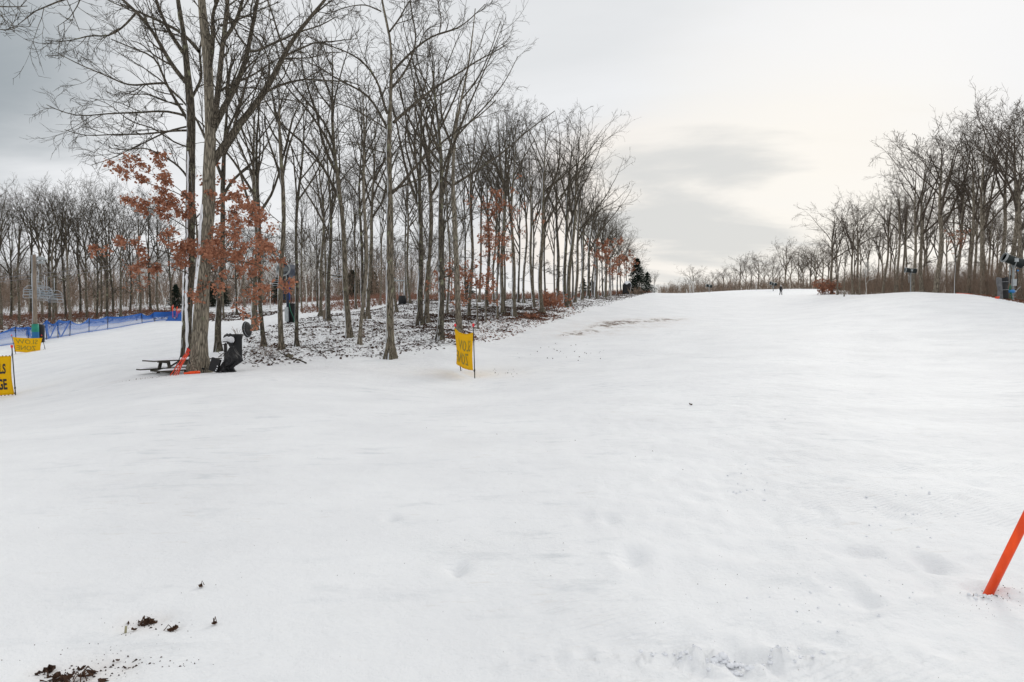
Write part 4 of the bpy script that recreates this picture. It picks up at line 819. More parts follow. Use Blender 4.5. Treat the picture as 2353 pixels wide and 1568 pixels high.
litter('leaf_litter', seg_poly([(-200, 66), (60, 69), (300, 77), (520, 76), (640, 78), (700, 86), (520, 100), (-200, 98)]), 15000, .14, 'litter', 'dead leaves under the trees behind the blue net', 44, -.2)
litter('leaf_litter', seg_poly([(2205, 66.8), (2260, 60.5), (2330, 56.5), (2420, 51.5), (2600, 47), (2600, 80), (2200, 82)]), 9000, .13, 'litter_red', 'dead leaves round the large snow gun on the right', 45, -.2, .8)
# ------------------------------------------------------------------ snow plastered on the two big trunks
def snow_strip(root, tw, dpt, u_off, lst, label):
    """lst: (v, left edge u, right edge u) of the strip on the trunk's windward side"""
    mb = MB(); base = root.location; g = random.Random(9)
    rows = []
    vs = [q[0] for q in lst]; n = 60
    for i_ in range(n):
        v = vs[0] + (vs[-1] - vs[0]) * i_ / (n - 1); a = np.interp(v, vs, [q[1] for q in lst]); b = np.interp(v, vs, [q[2] for q in lst]); w_ = (b - a)
        a -= g.uniform(0, .12) * w_; b += g.uniform(-.12, .12) * w_; b = max(b, a + .8)
        row = []
        for k in range(6):
            t = k / 5; bulge = math.sin(math.pi * (.12 + t * .88)) ; p = P(a + (b - a) * t, v, dpt + .10 - .24 * math.sin(t * 1.5) - .03 * bulge); row.append(p - base)
        rows.append(row)
    mb.sheet(rows, -.035); return mb.build('snow_crust', M['snow'], root, True)
snow_strip(bigB, 20, 24.4 - .06, 0, [(348, 428.5, 431), (365, 427, 434), (400, 427, 432), (430, 428, 432), (470, 427, 431), (530, 426, 431), (600, 424, 433), (640, 420, 431), (690, 419, 429), (730, 418, 432), (800, 417, 431), (835, 416, 423)], '')
snow_strip(bigA, 30, 22.3 - .06, 0, [(470, 462, 465), (500, 459, 466), (530, 456, 461), (580, 454, 461), (600, 451, 460), (660, 446, 453), (720, 442, 450), (790, 440, 445), (830, 437, 441)], '')
# ------------------------------------------------------------------ banners
def text_mesh(body, bold=.0):
    cu = bpy.data.curves.new('t', 'FONT'); cu.body = body; cu.size = 1; cu.offset = bold; cu.resolution_u = 4
    o = bpy.data.objects.new('t', cu); COL.objects.link(o); bpy.context.view_layer.update(); m = bpy.data.meshes.new_from_object(o); bpy.data.objects.remove(o); bpy.data.curves.remove(cu)
    vs = [v.co.copy() for v in m.vertices]; fs = [tuple(p.vertices) for p in m.polygons]; bpy.data.meshes.remove(m); return vs, fs
def banner(label, c, poles, lines, mirror, sag=.05, belly=.08, stripes=False, letters='letters_back', caps=True):
    """c: tl, tr, br, bl as world points; poles: (base, top)"""
    tl, tr_, br, bl = c; o0 = Vector(poles[-1][0]); root = empty('warning_banner', o0); tag(root, label, 'banner', None)
    across = (tr_ - tl); nrm = across.cross(Vector((0, 0, 1))).normalized()
    if nrm.y > 0: nrm = -nrm
    def S(a, b, off=0.0):
        top = tl.lerp(tr_, a); bot = bl.lerp(br, a); p = top.lerp(bot, b); s_ = math.sin(math.pi * a)
        p = p + Vector((0, 0, -1)) * sag * s_ * (1 - b) * 1.0 + Vector((0, 0, -.4)) * sag * s_ * b
        p = p - nrm * (belly * s_ * (.4 + .6 * math.sin(math.pi * b)) + .014 * math.sin(a * 17 + b * 3) + .008 * math.sin(a * 41 - b * 7)); e = .018 * math.sin(b * math.pi) * across.normalized().length
        p = p + across * (.02 * math.sin(math.pi * b)) * (1 if a < .5 else -1) * abs(2 * a - 1)
        return p + nrm * off - o0
    cloth = MB().sheet([[S(j / 22, i_ / 14) for j in range(23)] for i_ in range(15)], .004); cloth.build('cloth', M['yellow'], root, True)
    hem = MB(); hem.tube([S(j / 22, 0, .002) for j in range(23)], .009, 5).tube([S(j / 22, 1, .002) for j in range(23)], .009, 5); hem.build('hem', M['yellow'], root, True)
    for body, x0, x1, y0, y1, bold in lines:
        vs, fs = text_mesh(body, bold); xa = min(v.x for v in vs); xb = max(v.x for v in vs); ya = min(v.y for v in vs); yb = max(v.y for v in vs); q = []
        for v in vs:
            a = x0 + (x1 - x0) * (v.x - xa) / (xb - xa); a = 1 - a if mirror else a; b = y1 + (y0 - y1) * (v.y - ya) / (yb - ya); q.append(S(a, b, .012))
        MB().add(q, fs).build('lettering', M[letters], root)
    for k, (pb, pt) in enumerate(poles):
        pb = Vector(pb) - o0; pt = Vector(pt) - o0; d = (pt - pb); r_ = .017
        po = MB().tube([pb - d * .08, pb + d * .5, pt], r_, 8).build('pole', M['pole'], root, True)
        MB().tube([pb + d * .13, pb + d * .135 + nrm * .001, pb + d * .17], r_ * 1.5, 8).build('clip', M['rubber'], root, True)
        if caps: MB().tube([pt - d * .03, pt, pt + d * .03, pt + d * .036], [r_ * 1.4, r_ * 2.2, r_ * 2.1, r_ * 1.0], 8).build('cap', M['red'], root, True)
        # tie from the lower corner of the cloth down to the pole
        cn_ = S(0, 1) if k == 0 else S(1, 1); MB().tube([cn_, (cn_ + pb + d * .1) / 2 + Vector((0, 0, .01)), pb + d * .10], .007, 5).build('tie', M['rubber'], root)
        ct = S(0, 0) if k == 0 else S(1, 0); MB().tube([ct, pb + d * .93], .007, 5).build('tie', M['rubber'], root)
    if stripes:
        for j in range(17):
            for b in (0, 1):
                a = (j + .25) / 17; a2 = (j + .7) / 17; z_ = Vector((0, 0, .03 if b == 0 else -.03)); MB().add([S(a, b, .004) - z_ * .3, S(a2, b, .004) - z_ * .3, S(a2, b, .004) + z_, S(a, b, .004) + z_], [(0, 1, 2, 3)]).build('webbing_stripe', M['maroon'], root)
    return root
d1, d2 = 24.6, 23.0
pr_b = G(1090.8, d2); pl_b = G(1059, d1)
banner('yellow SLOW ZONE banner seen from behind, standing alone in the middle of the slope', (P(1044.6, 755, d1), P(1088, 764.5, d2 + .02), P(1086, 851, d2 + .03), P(1049, 836, d1 - .1)),
       [(pl_b, P(1046, 748, d1)), (pr_b, P(1087.6, 748, d2))], [('SLOW', .10, .74, .19, .50, .012), ('ZONE', .22, .93, .56, .90, .012)], True, sag=.12, belly=-.03)
pl_b = G(35, 47.8); pr_b = G(103, 47.8)
banner('small yellow SLOW ZONE banner seen from behind, in front of the green padded pole', (P(28.5, 775, 47.8), P(97.5, 777, 47.8), P(92.5, 811, 47.8), P(33, 808, 47.8)),
       [(pl_b, P(26.5, 771, 47.8)), (pr_b, P(95.5, 771, 47.8))], [('SLOW', .16, .93, .10, .42, .012), ('ZONE', .20, .92, .54, .86, .012)], True, sag=.05, belly=.12)
pr_b = G(32.5, 23.1); pl_b = G(-122, 22.6)
banner('yellow banner with bold black letters LS over GE at the left edge', (P(-118, 822, 22.6), P(26.3, 819, 23.1), P(32.5, 906, 23.1), P(-114, 916, 22.6)),
       [(pl_b, P(-120, 800, 22.6)), (pr_b, P(27, 797, 23.1))], [('TRAILS', .50, .905, .19, .455, .035), ('MERGE', .50, .91, .585, .87, .035)], False, sag=.0, belly=.05, stripes=True, letters='letters')
# ------------------------------------------------------------------ blue safety net
net = empty('safety_net', G(150, 64)); tag(net, 'sagging blue safety net on thin dark posts along the left run', 'fence'); no = net.location
NP = [(-200, 57, 1.5), (-80, 58.5, 1.5), (36, 60, 1.5), (66, 61, 1.3), (107, 61.5, 1.75), (133, 62.3, 1.65), (160, 63.5, 1.45), (204, 66, 1.35), (247, 68.5, 1.3), (327, 72, 1.05), (356, 73.5, 1.0), (405, 75.5, 1.0), (428, 76.5, 1.0)]
ng = random.Random(4); seg = []
for k, (u, d, h) in enumerate(NP):
    b = G(u, d) - no; ln_ = ng.uniform(-.12, .12); t_ = b + Vector((ln_, 0, h)); MB().tube([b - Vector((0, 0, .1)), t_], .035, 6).build('post', M['pole'] if k % 3 else M['navy'], net)
vt, fs, dens = [], [], []
NX = 14; rows = 7; cols = []
for k in range(len(NP) - 1):
    (u0, e0, h0), (u1, e1, h1) = NP[k], NP[k + 1]
    for i_ in range(NX):
        t = i_ / NX; u = u0 + (u1 - u0) * t; d = e0 + (e1 - e0) * t; h = (h0 + (h1 - h0) * t) * (1 - (.20 + .14 * math.sin(k * 2.3)) * math.sin(math.pi * t)); cols.append((u, d, h, t, k))
us = np.array([c[0] for c in cols]); ds = np.array([c[1] for c in cols]); zs = height((us - 1176.5) / F * ds, ds)
for (u, d, h, t, k), z in zip(cols, zs):
    x = (u - 1176.5) / F * d
    for r_ in range(rows):
        f = r_ / (rows - 1); vt.append((x + .1 * math.sin(f * 3 + k) - no.x, d + .25 * math.sin(math.pi * f) * math.sin(k * 1.7 + t * 5) - no.y, z + .03 + h * f - no.z)); dens.append((.20 if f < .5 else (.48 if k < 7 else .62)) + (.5 if r_ in (0, rows - 1) else 0) + (.18 if k >= 9 else 0))
nc = len(cols); fs = [(i_ * rows + j, (i_ + 1) * rows + j, (i_ + 1) * rows + j + 1, i_ * rows + j + 1) for i_ in range(nc - 1) for j in range(rows - 1)]
nb = MB().add(vt, fs).build('netting', M['net'], net, True); at = nb.data.attributes.new('dens', 'FLOAT', 'POINT'); at.data.foreach_set('value', dens)
# slack folds of net hanging diagonally between posts
for (ua, da, ha, ub, db, hb, wd) in ((107, 61.5, 1.6, 113, 61.3, .1, .18), (133, 62.3, 1.5, 115, 61.2, .15, .14), (160, 63.5, 1.3, 140, 62, .1, .2), (133, 62.4, 1.4, 138, 62.3, .2, .1), (327, 72, 1.0, 276, 69, .0, .14), (66, 61, 1.2, 76, 60.5, .1, .12), (230, 67.5, .5, 210, 65.8, .02, .06)):
    a = G(ua, da) + Vector((0, 0, ha)) - no; b = G(ub, db) + Vector((0, 0, hb)) - no; mid = (a + b) / 2 + Vector((0, -.1, -.12)); row1, row2 = [], []
    for i_ in range(9):
        t = i_ / 8; p = a.lerp(mid, t * 2) if t < .5 else mid.lerp(b, t * 2 - 1); row1.append(p + Vector((wd * .5, 0, wd * .3))); row2.append(p - Vector((wd * .5, .05, wd * .3)))
    f_ = MB().sheet([row1, row2]).build('fold', M['net'], net, True); at = f_.data.attributes.new('dens', 'FLOAT', 'POINT'); at.data.foreach_set('value', [.62] * 18)
# bundle of poles and heaped net at the far end
heap = empty('net_heap', G(410, 74.5)); tag(heap, 'crumpled heap of blue net below the bundle of orange stakes', 'net'); ho = heap.location
g = np.random.default_rng(3); grid = []
for i_ in range(10):
    row = []
    for j in range(16):
        a, b = i_ / 9, j / 15; x = (b - .5) * 2.3; y = (a - .5) * 1.2; e = max(0, 1 - (2 * a - 1) ** 2) * max(0, 1 - abs(2 * b - 1) ** 3); z = 1.15 * e * (.55 + .45 * math.sin(b * 9 + a * 3)) + g.uniform(-.05, .12) * e; row.append((x, y, z - .03))
    grid.append(row)
hb_ = MB().sheet(grid).build('netting', M['net'], heap); at = hb_.data.attributes.new('dens', 'FLOAT', 'POINT'); at.data.foreach_set('value', [.72] * 160)
for k, (u, dv, ln_, le) in enumerate(((396, 0, 1.75, .12), (399, 0, 1.6, -.15), (403, 0, 1.55, .25), (405, 0, 1.3, .35), (409, 0, 1.45, -.1), (412, 0, 1.2, .1), (419, 0, 1.2, .0))):
    b = G(u, 74.2 + .1 * k); s_ = empty('stake', b); tag(s_, 'orange topped stake in the bundle above the heap of blue net', 'stake', 'orange stakes bundled at the end of the net')
    MB().tube([(0, 0, -.1), (le * .6, 0, ln_ * .62)], .035, 6).build('shaft', mat('pink_shaft', (.45, .13, .3), .5) if k == 0 else bpy.data.materials['pink_shaft'], s_); MB().tube([(le * .6, 0, ln_ * .62), (le, 0, ln_)], .042, 6).build('orange_end', M['orange_red'], s_)
# ------------------------------------------------------------------ light pole with green pad, lift chairs, cables
d = 58.5; b = G(81, d); lp = empty('light_pole', b); tag(lp, 'tall wooden light pole with a green and blue padded foot', 'light pole')
k_ = d / F
MB().tube([(0, 0, -.2), (.02, 0, 4), (.03, 0, (775 - 571) * k_)], [.165, .15, .12], 12).build('mast', M['wood_pole'], lp, True)
MB().tube([(-.2, .02, 0), (-.17, .02, (775 - 571) * k_ - .05)], .05, 8).build('conduit', M['white_steel'], lp, True)
MB().lathe([(.0, 0), (.27, 0), (.28, .05), (.27, 1.0)], Matrix.Identity(4), 18).build('pad', mat('blue_pad', (.01, .12, .30), .55), lp, True)
MB().lathe([(.27, 1.0), (.275, 1.02), (.265, 1.66), (.22, 1.69), (.16, 1.69)], Matrix.Identity(4), 18).build('upper_pad', M['green_pad'], lp, True)
fl = MB().lathe([(.0, .05), (.22, .04), (.40, -.16), (.42, -.2), (.36, -.2), (.18, -.02), (0, 0)], Matrix.Translation((.66, 0, 7.35)), 16).build('lamp_shade', M['steel'], lp, True)
MB().tube([(.05, 0, 7.2), (.35, 0, 7.45), (.66, 0, 7.4)], .03, 6).build('bracket', M['steel'], lp, True); MB().box((.62, 0, 6.95), (.5, .22, .2)).build('ballast_box', M['steel'], lp)
bx = MB(); bx.lathe([(0, 0), (.28, 0), (.31, 1.4), (.26, 1.55), (0, 1.58)], Matrix.Identity(4), 12); bo = bx.build('pad_roll', M['tarp'], None, True, loc=G(93, 59.2)); tag(bo, 'black rolled pad standing right behind the green padded pole', 'pad')
def lift_chair(u, d, v_seat, label, group, rz=0, s=1.0, hang=2.1):
    p = P(u, v_seat, d); r_ = empty('lift_chair', p, rz, s); tag(r_, label, 'lift chair', group)
    MB().tube([(0, .25, hang), (0, .28, hang - .3), (0, .3, .9), (0, .3, .75)], .035, 6).build('hanger', M['white_steel'], r_, True)
    f = MB()
    for sx_ in (-1, 1):
        f.tube([(0, .3, .9), (sx_ * .35, .3, .88), (sx_ * .62, .28, .62), (sx_ * .66, .22, .0), (sx_ * .64, -.3, -.02), (sx_ * .6, -.42, -.3)], .028, 6)
        f.tube([(sx_ * .66, .22, .34), (sx_ * .64, -.28, .36)], .024, 6)
    f.tube([(-.66, .22, 0), (.66, .22, 0)], .026, 6).tube([(-.64, -.3, -.02), (.64, -.3, -.02)], .026, 6).tube([(-.6, -.42, -.3), (.6, -.42, -.3)], .024, 6); f.build('frame', M['white_steel'], r_, True)
    for q in range(3): MB().box((0, -.22 + q * .17, .02), (1.22, .07, .03)).build('seat_slat', M['chair_grey'], r_)
    for q in range(2): MB().box((0, .25 + q * .02, .30 + q * .22), (1.24, .03, .06)).build('back_slat', M['chair_grey'], r_)
    return r_
for k, (u, d, v, rz) in enumerate(((72, 66, 678, .5), (88, 66.5, 683, .9), (100, 67, 680, .3), (112, 67.5, 685, 1.2), (126, 68, 688, .7), (96, 69, 668, 1.6))):
    lift_chair(u, d, v, 'white framed lift chair in the jumble behind the light pole', 'lift chairs bunched behind the light pole', rz)
lift_chair(406, 92, 612, 'lift chair hanging just left of the snow streaked big trunk', None, .4)
lift_chair(777, 92, 641, 'lift chair between the low forked tree and the left leaning trunk', None, .6, 1.0)
lift_chair(636, 90, 652, 'lift chair hanging left of the lichen covered tree', None, .5)
lift_chair(1178, 110, 660, 'small lift chair seen between the touching pair and the tree on its root mound', None, .4)
def cable(pts, label, r_=.02, sag=.8):
    q = []
    for a, b in zip(pts[:-1], pts[1:]):
        for i_ in range(9): t = i_ / 8; p = a.lerp(b, t); q.append(p - Vector((0, 0, sag * 4 * t * (1 - t))))
    o = MB().tube(q, r_, 5).build('cable', M['cable'], None, True); tag(o, label, 'cable')
cable([P(-150, 652, 66), P(84, 629, 66.5), P(280, 606, 78), P(406, 575, 92), P(640, 600, 95)], 'lift cable carrying the chairs behind the light pole, upper strand', .02, .1)
cable([P(-150, 660, 66), P(84, 638, 66.5), P(280, 614, 78), P(420, 590, 92)], 'lower strand of cable crossing behind the light pole', .018, .1)
cable([P(560, 598, 95), P(777, 604, 92), P(925, 612, 120), P(1030, 622, 76), P(1178, 640, 110), P(1300, 652, 140)], 'lift cable running through the far side of the island wood', .022, .3)
def lift_tower(u, d, vtop, label, legs=2):
    b = G(u, d); h = (P(u, vtop, d) - b).z; r_ = empty('lift_tower', b); tag(r_, label, 'lift tower')
    for k in range(legs): x = (k - (legs - 1) / 2) * .9; MB().tube([(x, 0, -.2), (x * .9, 0, h - .3)], .11, 8).build('leg', M['white_steel'], r_, True)
    MB().box((0, 0, h), (2.6, .2, .22)).build('crossarm', M['steel'], r_)
    for sx_ in (-1, 1):
        MB().box((sx_ * 1.15, 0, h + .25), (.12, 1.6, .12)).build('sheave_beam', M['steel'], r_)
        for k in range(4): MB().lathe([(0, -.05), (.17, -.05), (.17, .05), (0, .05)], Matrix.Translation((sx_ * 1.15, (k - 1.5) * .42, h + .36)) @ Matrix.Rotation(R(90), 4, 'Y'), 10).build('sheave', M['rubber'], r_)
    return r_
lift_tower(923, 118, 645, 'pair of white lift tower posts seen just right of the lone oak'); lt = lift_tower(1031, 76, 620, 'grey single post lift tower behind the orange leaved branches', 1)
for k in range(9): MB().box((.22, -.12, .6 + k * .38), (.36, .03, .03)).build('rung', M['steel'], lt)
# ------------------------------------------------------------------ snow guns
def fan_gun(u, d, h, label, yaw=.0, pitch=.3, s=1.0, body='gun_green', ladder=True, pole='steel'):
    b = G(u, d); r_ = empty('snow_gun', b); r_.scale = (s,) * 3; tag(r_, label, 'snow gun')
    MB().tube([(0, 0, -.3), (0, 0, h * .5), (0, 0, h - .25)], .085, 10).build('pole', M[pole], r_, True)
    MB().tube([(-.24, .05, h * .45), (-.28, .05, h - .3)], .06, 8).build('strut', M[pole], r_, True)
    Mx = Matrix.Translation((0, 0, h + .12)) @ Matrix.Rotation(yaw, 4, 'Z') @ Matrix.Rotation(R(90) + pitch, 4, 'Y')
    MB().lathe([(.30, -.78), (.36, -.76), (.37, -.5), (.36, .2), (.42, .66), (.43, .78), (.39, .78), (.33, .2), (.30, -.7)], Mx, 22).build('barrel', M[body], r_, True)
    MB().lathe([(.37, -.88), (.44, -.88), (.46, -.8), (.44, -.72), (.37, -.72)], Mx, 22).build('nozzle_ring', M['steel'], r_, True)
    hb = MB().lathe([(0, -.1), (.13, -.1), (.16, .1), (.15, .5), (0, .55)], Mx, 14).build('motor', M['steel'], r_, True)
    gr = MB()
    for k in range(3):
        r2 = .14 + .12 * k; gr.tube([Mx @ Vector((r2 * math.cos(a * .5236), r2 * math.sin(a * .5236), .8)) for a in range(13)], .008, 4, False)
    for a in range(6): gr.tube([Mx @ Vector((0, 0, .8)), Mx @ Vector((.42 * math.cos(a * 1.047), .42 * math.sin(a * 1.047), .8))], .008, 4, False)
    gr.build('grille', M['steel'], r_)
    MB().box((0, -.34, h + .15), (.34, .1, .3)).build('control_box', M['box_grey'], r_); MB().bar((0, -.36, h), (0, -.1, h - .5), .06, .06).build('yoke', M['steel'], r_); MB().bar((0, .36, h), (0, .1, h - .5), .06, .06).build('yoke', M['steel'], r_)
    MB().tube([(.1, -.1, h - .4), (.25, -.12, h * .7), (.3, -.12, h * .45), (.12, -.1, h * .25)], .03, 6).build('cable', M['rubber'], r_, True)
    return r_
gg = fan_gun(2326, 60.0, 3.35, 'large dark snow gun on a steel post at the right edge', yaw=-.12, pitch=.38, s=1.0)
MB().box((-.14, -.3, 1.55), (.34, .2, .6)).build('electric_box', M['box_grey'], gg); MB().lathe([(0, -.3), (.14, -.27), (.16, 0), (.14, .27), (0, .3)], Matrix.Translation((-.36, -.3, .78)) @ Matrix.Rotation(R(90), 4, 'Y'), 14).build('tank', M['blue'], gg, True)
MB().box((-.1, -.3, .78), (.2, .26, .16)).build('pump', M['white_steel'], gg)
for k in range(4): MB().box((0.0, -.1, .35 + k * .22), (.42 - .05 * (k % 2), .04, .035)).build('rung', M['steel'], gg)
MB().tube([(-.4, -.2, 1.5), (-.4, -.2, 2.2)], .035, 6).build('riser', M['pole'], gg)
for k, (x0, x1) in enumerate(((-.5, -.62), (-.45, -.3), (-.38, -.45))): MB().tube([(x0, -.35, 1.35 - .1 * k), (x0 - .12, -.38, 1.0), (x0 - .02, -.4, .6), (x1, -.38, .02)], .028, 6).build('hose', M['hose_green'], gg, True)
MB().tube([(.2, -.1, .8), (.45, -.1, 1.1), (.6, -.1, 1.2)], .03, 6).build('arm', M['steel'], gg)
mb = MB(); mb.box((0, 0, 0), (.1, .08, .1)); MB().box((.28, -.15, 2.6), (.12, .1, .12)).build('valve', M['blue'], gg)
wm = empty('wrap_mat', G(2300, 59.6)); tag(wm, 'grey and black foam mat wrapped upright beside the large snow gun', 'mat'); grid = []
for i_ in range(12):
    row = []
    for j in range(18):
        a = math.pi * (.98 + 1.25 * j / 17); rr_ = .50 + .04 * math.sin(i_ * .9 + j * .5); z = 1.88 * i_ / 11 + .05 * math.sin(j * .9) * (i_ == 11); row.append((rr_ * math.cos(a) * (1.0 - .16 * (1 - i_ / 11)) + .12 * (1 - i_ / 11), rr_ * .7 * math.sin(a), z - .05))
    grid.append(row)
MB().sheet([r[:6] for r in grid], .04).build('side_panel', M['grey_mat'], wm, True); MB().sheet([r[5:] for r in grid], .04).build('front_panel', M['rubber'], wm, True)
for z in (.75, 1.45): MB().tube([(.50 * math.cos(math.pi * (1.35 + .85 * j / 9)) , .36 * math.sin(math.pi * (1.35 + .85 * j / 9)) - .05, z + .01 * j) for j in range(10)], .012, 5).build('strap', M['white_steel'], wm)
fan_gun(2091, 79, 3.3, 'mid sized snow gun on a post in front of the right hand wood', yaw=-.25, pitch=.12, s=.72)
fan_gun(1776, 172, 1.7, 'tiny dark snow gun on the skyline just left of the skier', yaw=.3, pitch=.2, s=1.0)
fan_gun(1629, 166, 1.6, 'tiny dark snow gun on the skyline near the pair of white poles', yaw=-.3, pitch=.2, s=.9)
dg = fan_gun(661.5, 45, 3.35, 'dark blue snow gun tower among the trees with fan facing the camera', yaw=R(90), pitch=.0, s=1.0, body='navy', pole='navy')
MB().box((-.02, -.16, .55), (.22, .16, .95)).build('electric_box', M['box_grey'], dg)
MB().tube([(.16, -.1, 1.5), (.18, -.1, 3.0)], .05, 8).build('pipe', mat('blue_pipe', (.03, .06, .25), .5), dg, True)
MB().tube([(.2, -.3, 1.3), (.3, -.35, .8), (.5, -.3, .3), (.5, -.25, .0)], .025, 6).build('hose', M['hose_green'], dg, True)
o = MB().lathe([(0, 0), (.24, 0), (.25, .6), (.24, 1.2), (.2, 1.25), (0, 1.24)], Matrix.Identity(4), 16).build('pad_roll', M['rubber'], None, True, loc=G(672, 45.3)); tag(o, 'black foam pad standing behind the dark blue snow gun tower', 'pad')
# ------------------------------------------------------------------ picnic table
pa = P(339, 830, 22.0); pbn = P(497, 822.5, 23.9); ct = (pa + pbn) / 2; yaw = math.atan2(pbn.y - pa.y, pbn.x - pa.x); Lt = (pbn - pa).length
tb = empty('picnic_table', (ct.x, ct.y, ct.z - .74), yaw); tag(tb, 'weathered picnic table half sunk in snow beside the thickest oak', 'picnic table')
for k in range(5): MB().box((0, (k - 2) * .148, .735), (Lt, .135, .038)).build('tabletop_plank', M['table_wood'], tb)
for s_ in (-1, 1):
    for k in (0, 1): MB().box((0, s_ * (.58 + k * .145), .43), (Lt, .132, .038)).build('seat_plank', M['table_wood'], tb)
for e in (-1, 1):
    x = e * (Lt / 2 - .5)
    MB().box((x, 0, .695), (.04, .70, .09)).build('batten', M['table_wood'], tb); MB().box((x + .042 * e, 0, .385), (.04, 1.5, .09)).build('seat_bearer', M['table_wood'], tb)
    for s_ in (-1, 1): MB().bar((x - .045 * e, s_ * .22, .73), (x - .045 * e, s_ * .62, -.1), .04, .10, Vector((1, 0, 0))).build('leg', M['table_wood'], tb)
    MB().bar((x - .02 * e, 0, .40), (x - .55 * e, 0, .70), .07, .04).build('brace', M['table_wood'], tb)
def snowcap(L_, W_, z, y0, n, name='snow_cover', seed=1):
    g = np.random.default_rng(seed); grid = []
    for i_ in range(9):
        row = []
        for j in range(n):
            a, b = i_ / 8, j / (n - 1); e = min(1, min(a, 1 - a) * 6) * min(1, min(b, 1 - b) * 14); row.append(((b - .5) * L_ + g.normal(0, .01), y0 + (a - .5) * W_ + g.normal(0, .01), z + .045 * e + g.normal(0, .004) * e))
        grid.append(row)
    return MB().sheet(grid, 0)
snowcap(Lt - .04, .70, .757, 0, 40).build('snow_cover', M['snow'], tb, True)
snowcap(Lt - .08, .25, .451, -.65, 40, seed=2).build('snow_cover', M['snow'], tb, True); snowcap(Lt - .08, .25, .451, .65, 40, seed=3).build('snow_cover', M['snow'], tb, True)
# ------------------------------------------------------------------ things round the foot of the big oak
for k, (ut, vt_, ub, vb, dd) in enumerate(((434, 802, 392, 862, 21.75), (436, 804, 399, 862.5, 21.68), (434, 812, 404, 862, 21.62), (431, 800, 409, 862, 21.8))):
    a = P(ub, vb, dd - .15); b = P(ut, vt_, dd + .15); s_ = empty('slalom_pole', a); tag(s_, ['lowest orange pole of the bundle leaning on the thickest oak', 'second orange pole of the bundle leaning on the thickest oak', 'third orange pole of the bundle leaning on the thickest oak', 'steepest orange pole of the bundle leaning on the thickest oak'][k], 'pole', 'orange poles leaning on the thickest oak'); q = b - a
    MB().tube([-q * .08, q * .97], .0165, 8).build('shaft', M['orange_red'], s_, True); MB().tube([q * .97, q * 1.0], .027, 8).build('cap', M['red'], s_, True); MB().tube([q * .40, q * .42], .030, 8).build('joint', M['red'], s_, True)
o = MB().tube([P(416, 816, 22.3), P(404, 842, 22.0), P(399, 852, 21.9)], .012, 6).build('stick', M['pole'], None); tag(o, 'thin dark stick leaning on the picnic table beside the orange poles', 'stick')
a = P(422, 858.5, 21.45); b = P(459, 855.5, 21.75); st_ = empty('boundary_stake', a); tag(st_, 'short bright orange stake lying in the snow before the thickest oak', 'stake'); q = b - a
MB().tube([Vector((0, 0, 0)), q * .3, q * .32, q], [.028, .034, .05, .052], 10).build('shaft', M['orange'], st_, True)
bA = bigA.location
q = []
for k in range(15):
    t = k / 14; a = math.pi * (1.0 + t); rr_ = .30; q.append(Vector((-math.cos(math.pi * t) * .29 + .01, -math.sin(math.pi * t) * .28 - .01, .50 - .36 * math.sin(t * 1.75) ** 1.0)))
st = MB().tube(q, .032, 6).build('strap', M['rubber'], None, True, loc=tuple(bA)); tag(st, 'black rubber strap slung round the foot of the thickest oak', 'strap')
pn = empty('tilted_board', P(494, 856, 21.75)); tag(pn, 'black square board tilted on edge between the thickest oak and the tarpaulin', 'board'); 
MB().box((0, 0, .24), (.29, .10, .42), Matrix.Rotation(R(17), 3, 'Y')).build('face', M['rubber'], pn)
for x, z in ((.08, .12), (.1, .2), (.05, .07)): MB().box((x, -.056, z), (.03, .006, .03)).build('snow_patch', M['snow'], pn)
# tarpaulin covered machine
def tarp_shape(rows, dmid, depth, seed, n=22):
    """rows: (v, u left, u right) silhouette; a draped body with folds"""
    g = np.random.default_rng(seed); ph = g.uniform(0, 6, 5); R_ = []
    for i_, (v, a, b) in enumerate(rows):
        row = []
        for k in range(n):
            th = 2 * math.pi * k / n; fold = 1 + .16 * math.sin(th * 5 + i_ * .8 + ph[0]) + .09 * math.sin(th * 9 - i_ * 1.3 + ph[1]) + .10 * math.sin(th * 3 + i_ * 1.7)
            w_ = (b - a) / 2; c = (a + b) / 2; p = P(c + w_ * math.cos(th) * (1 + .5 * (fold - 1)), v + 2.0 * math.sin(th * 4 + ph[2] + i_), dmid + depth * (w_ / 22) * math.sin(th) * fold); row.append(p)
        row.append(row[0]); R_.append(row)
    top = sum((Vector(p) for p in R_[0]), Vector()) / len(R_[0]); R_.insert(0, [top] * len(R_[0])); return R_
tm = empty('covered_machine', P(527, 853, 21.9)); tag(tm, 'machine under a crumpled black tarpaulin right of the thickest oak', 'covered machine'); to = Vector(tm.location)
Rw = tarp_shape([(798, 530, 536), (803, 525, 541), (810, 522, 545), (815, 517, 549), (822, 515, 556), (827, 516, 557), (833, 514, 551), (840, 509, 543), (846, 503, 537), (851, 501, 540), (856, 500, 547)], 21.9, .30, 5, 34)
MB().sheet([[p - to for p in r] for r in Rw]).build('tarpaulin', M['tarp'], tm)
fr_ = MB(); 
for u0, v0, u1, v1 in ((515, 840, 518, 788), (520, 838, 520, 790), (510, 793, 523, 790), (513, 786, 523, 785.5)): fr_.bar(P(u0, v0, 21.95) - to, P(u1, v1, 21.95) - to, .03, .03)
fr_.build('frame', M['pole'], tm)
MB().box(P(518, 800, 22.0) - to, (.07, .1, .28)).build('lever_box', M['rubber'], tm)
wb = empty('rolled_barrel', G(546, 26.2)); tag(wb, 'tall narrow black bin overflowing with twigs behind the tarpaulin', 'bin'); hh = (P(546, 768, 26.2) - wb.location).z
MB().lathe([(0, -.1), (.15, -.1), (.16, .2), (.155, hh * .8), (.18, hh * .9), (.21, hh), (.17, hh - .02), (0, hh - .05)], Matrix.Identity(4), 14).build('bin', M['tarp'], wb, True)
tw = MB(); g = random.Random(8)
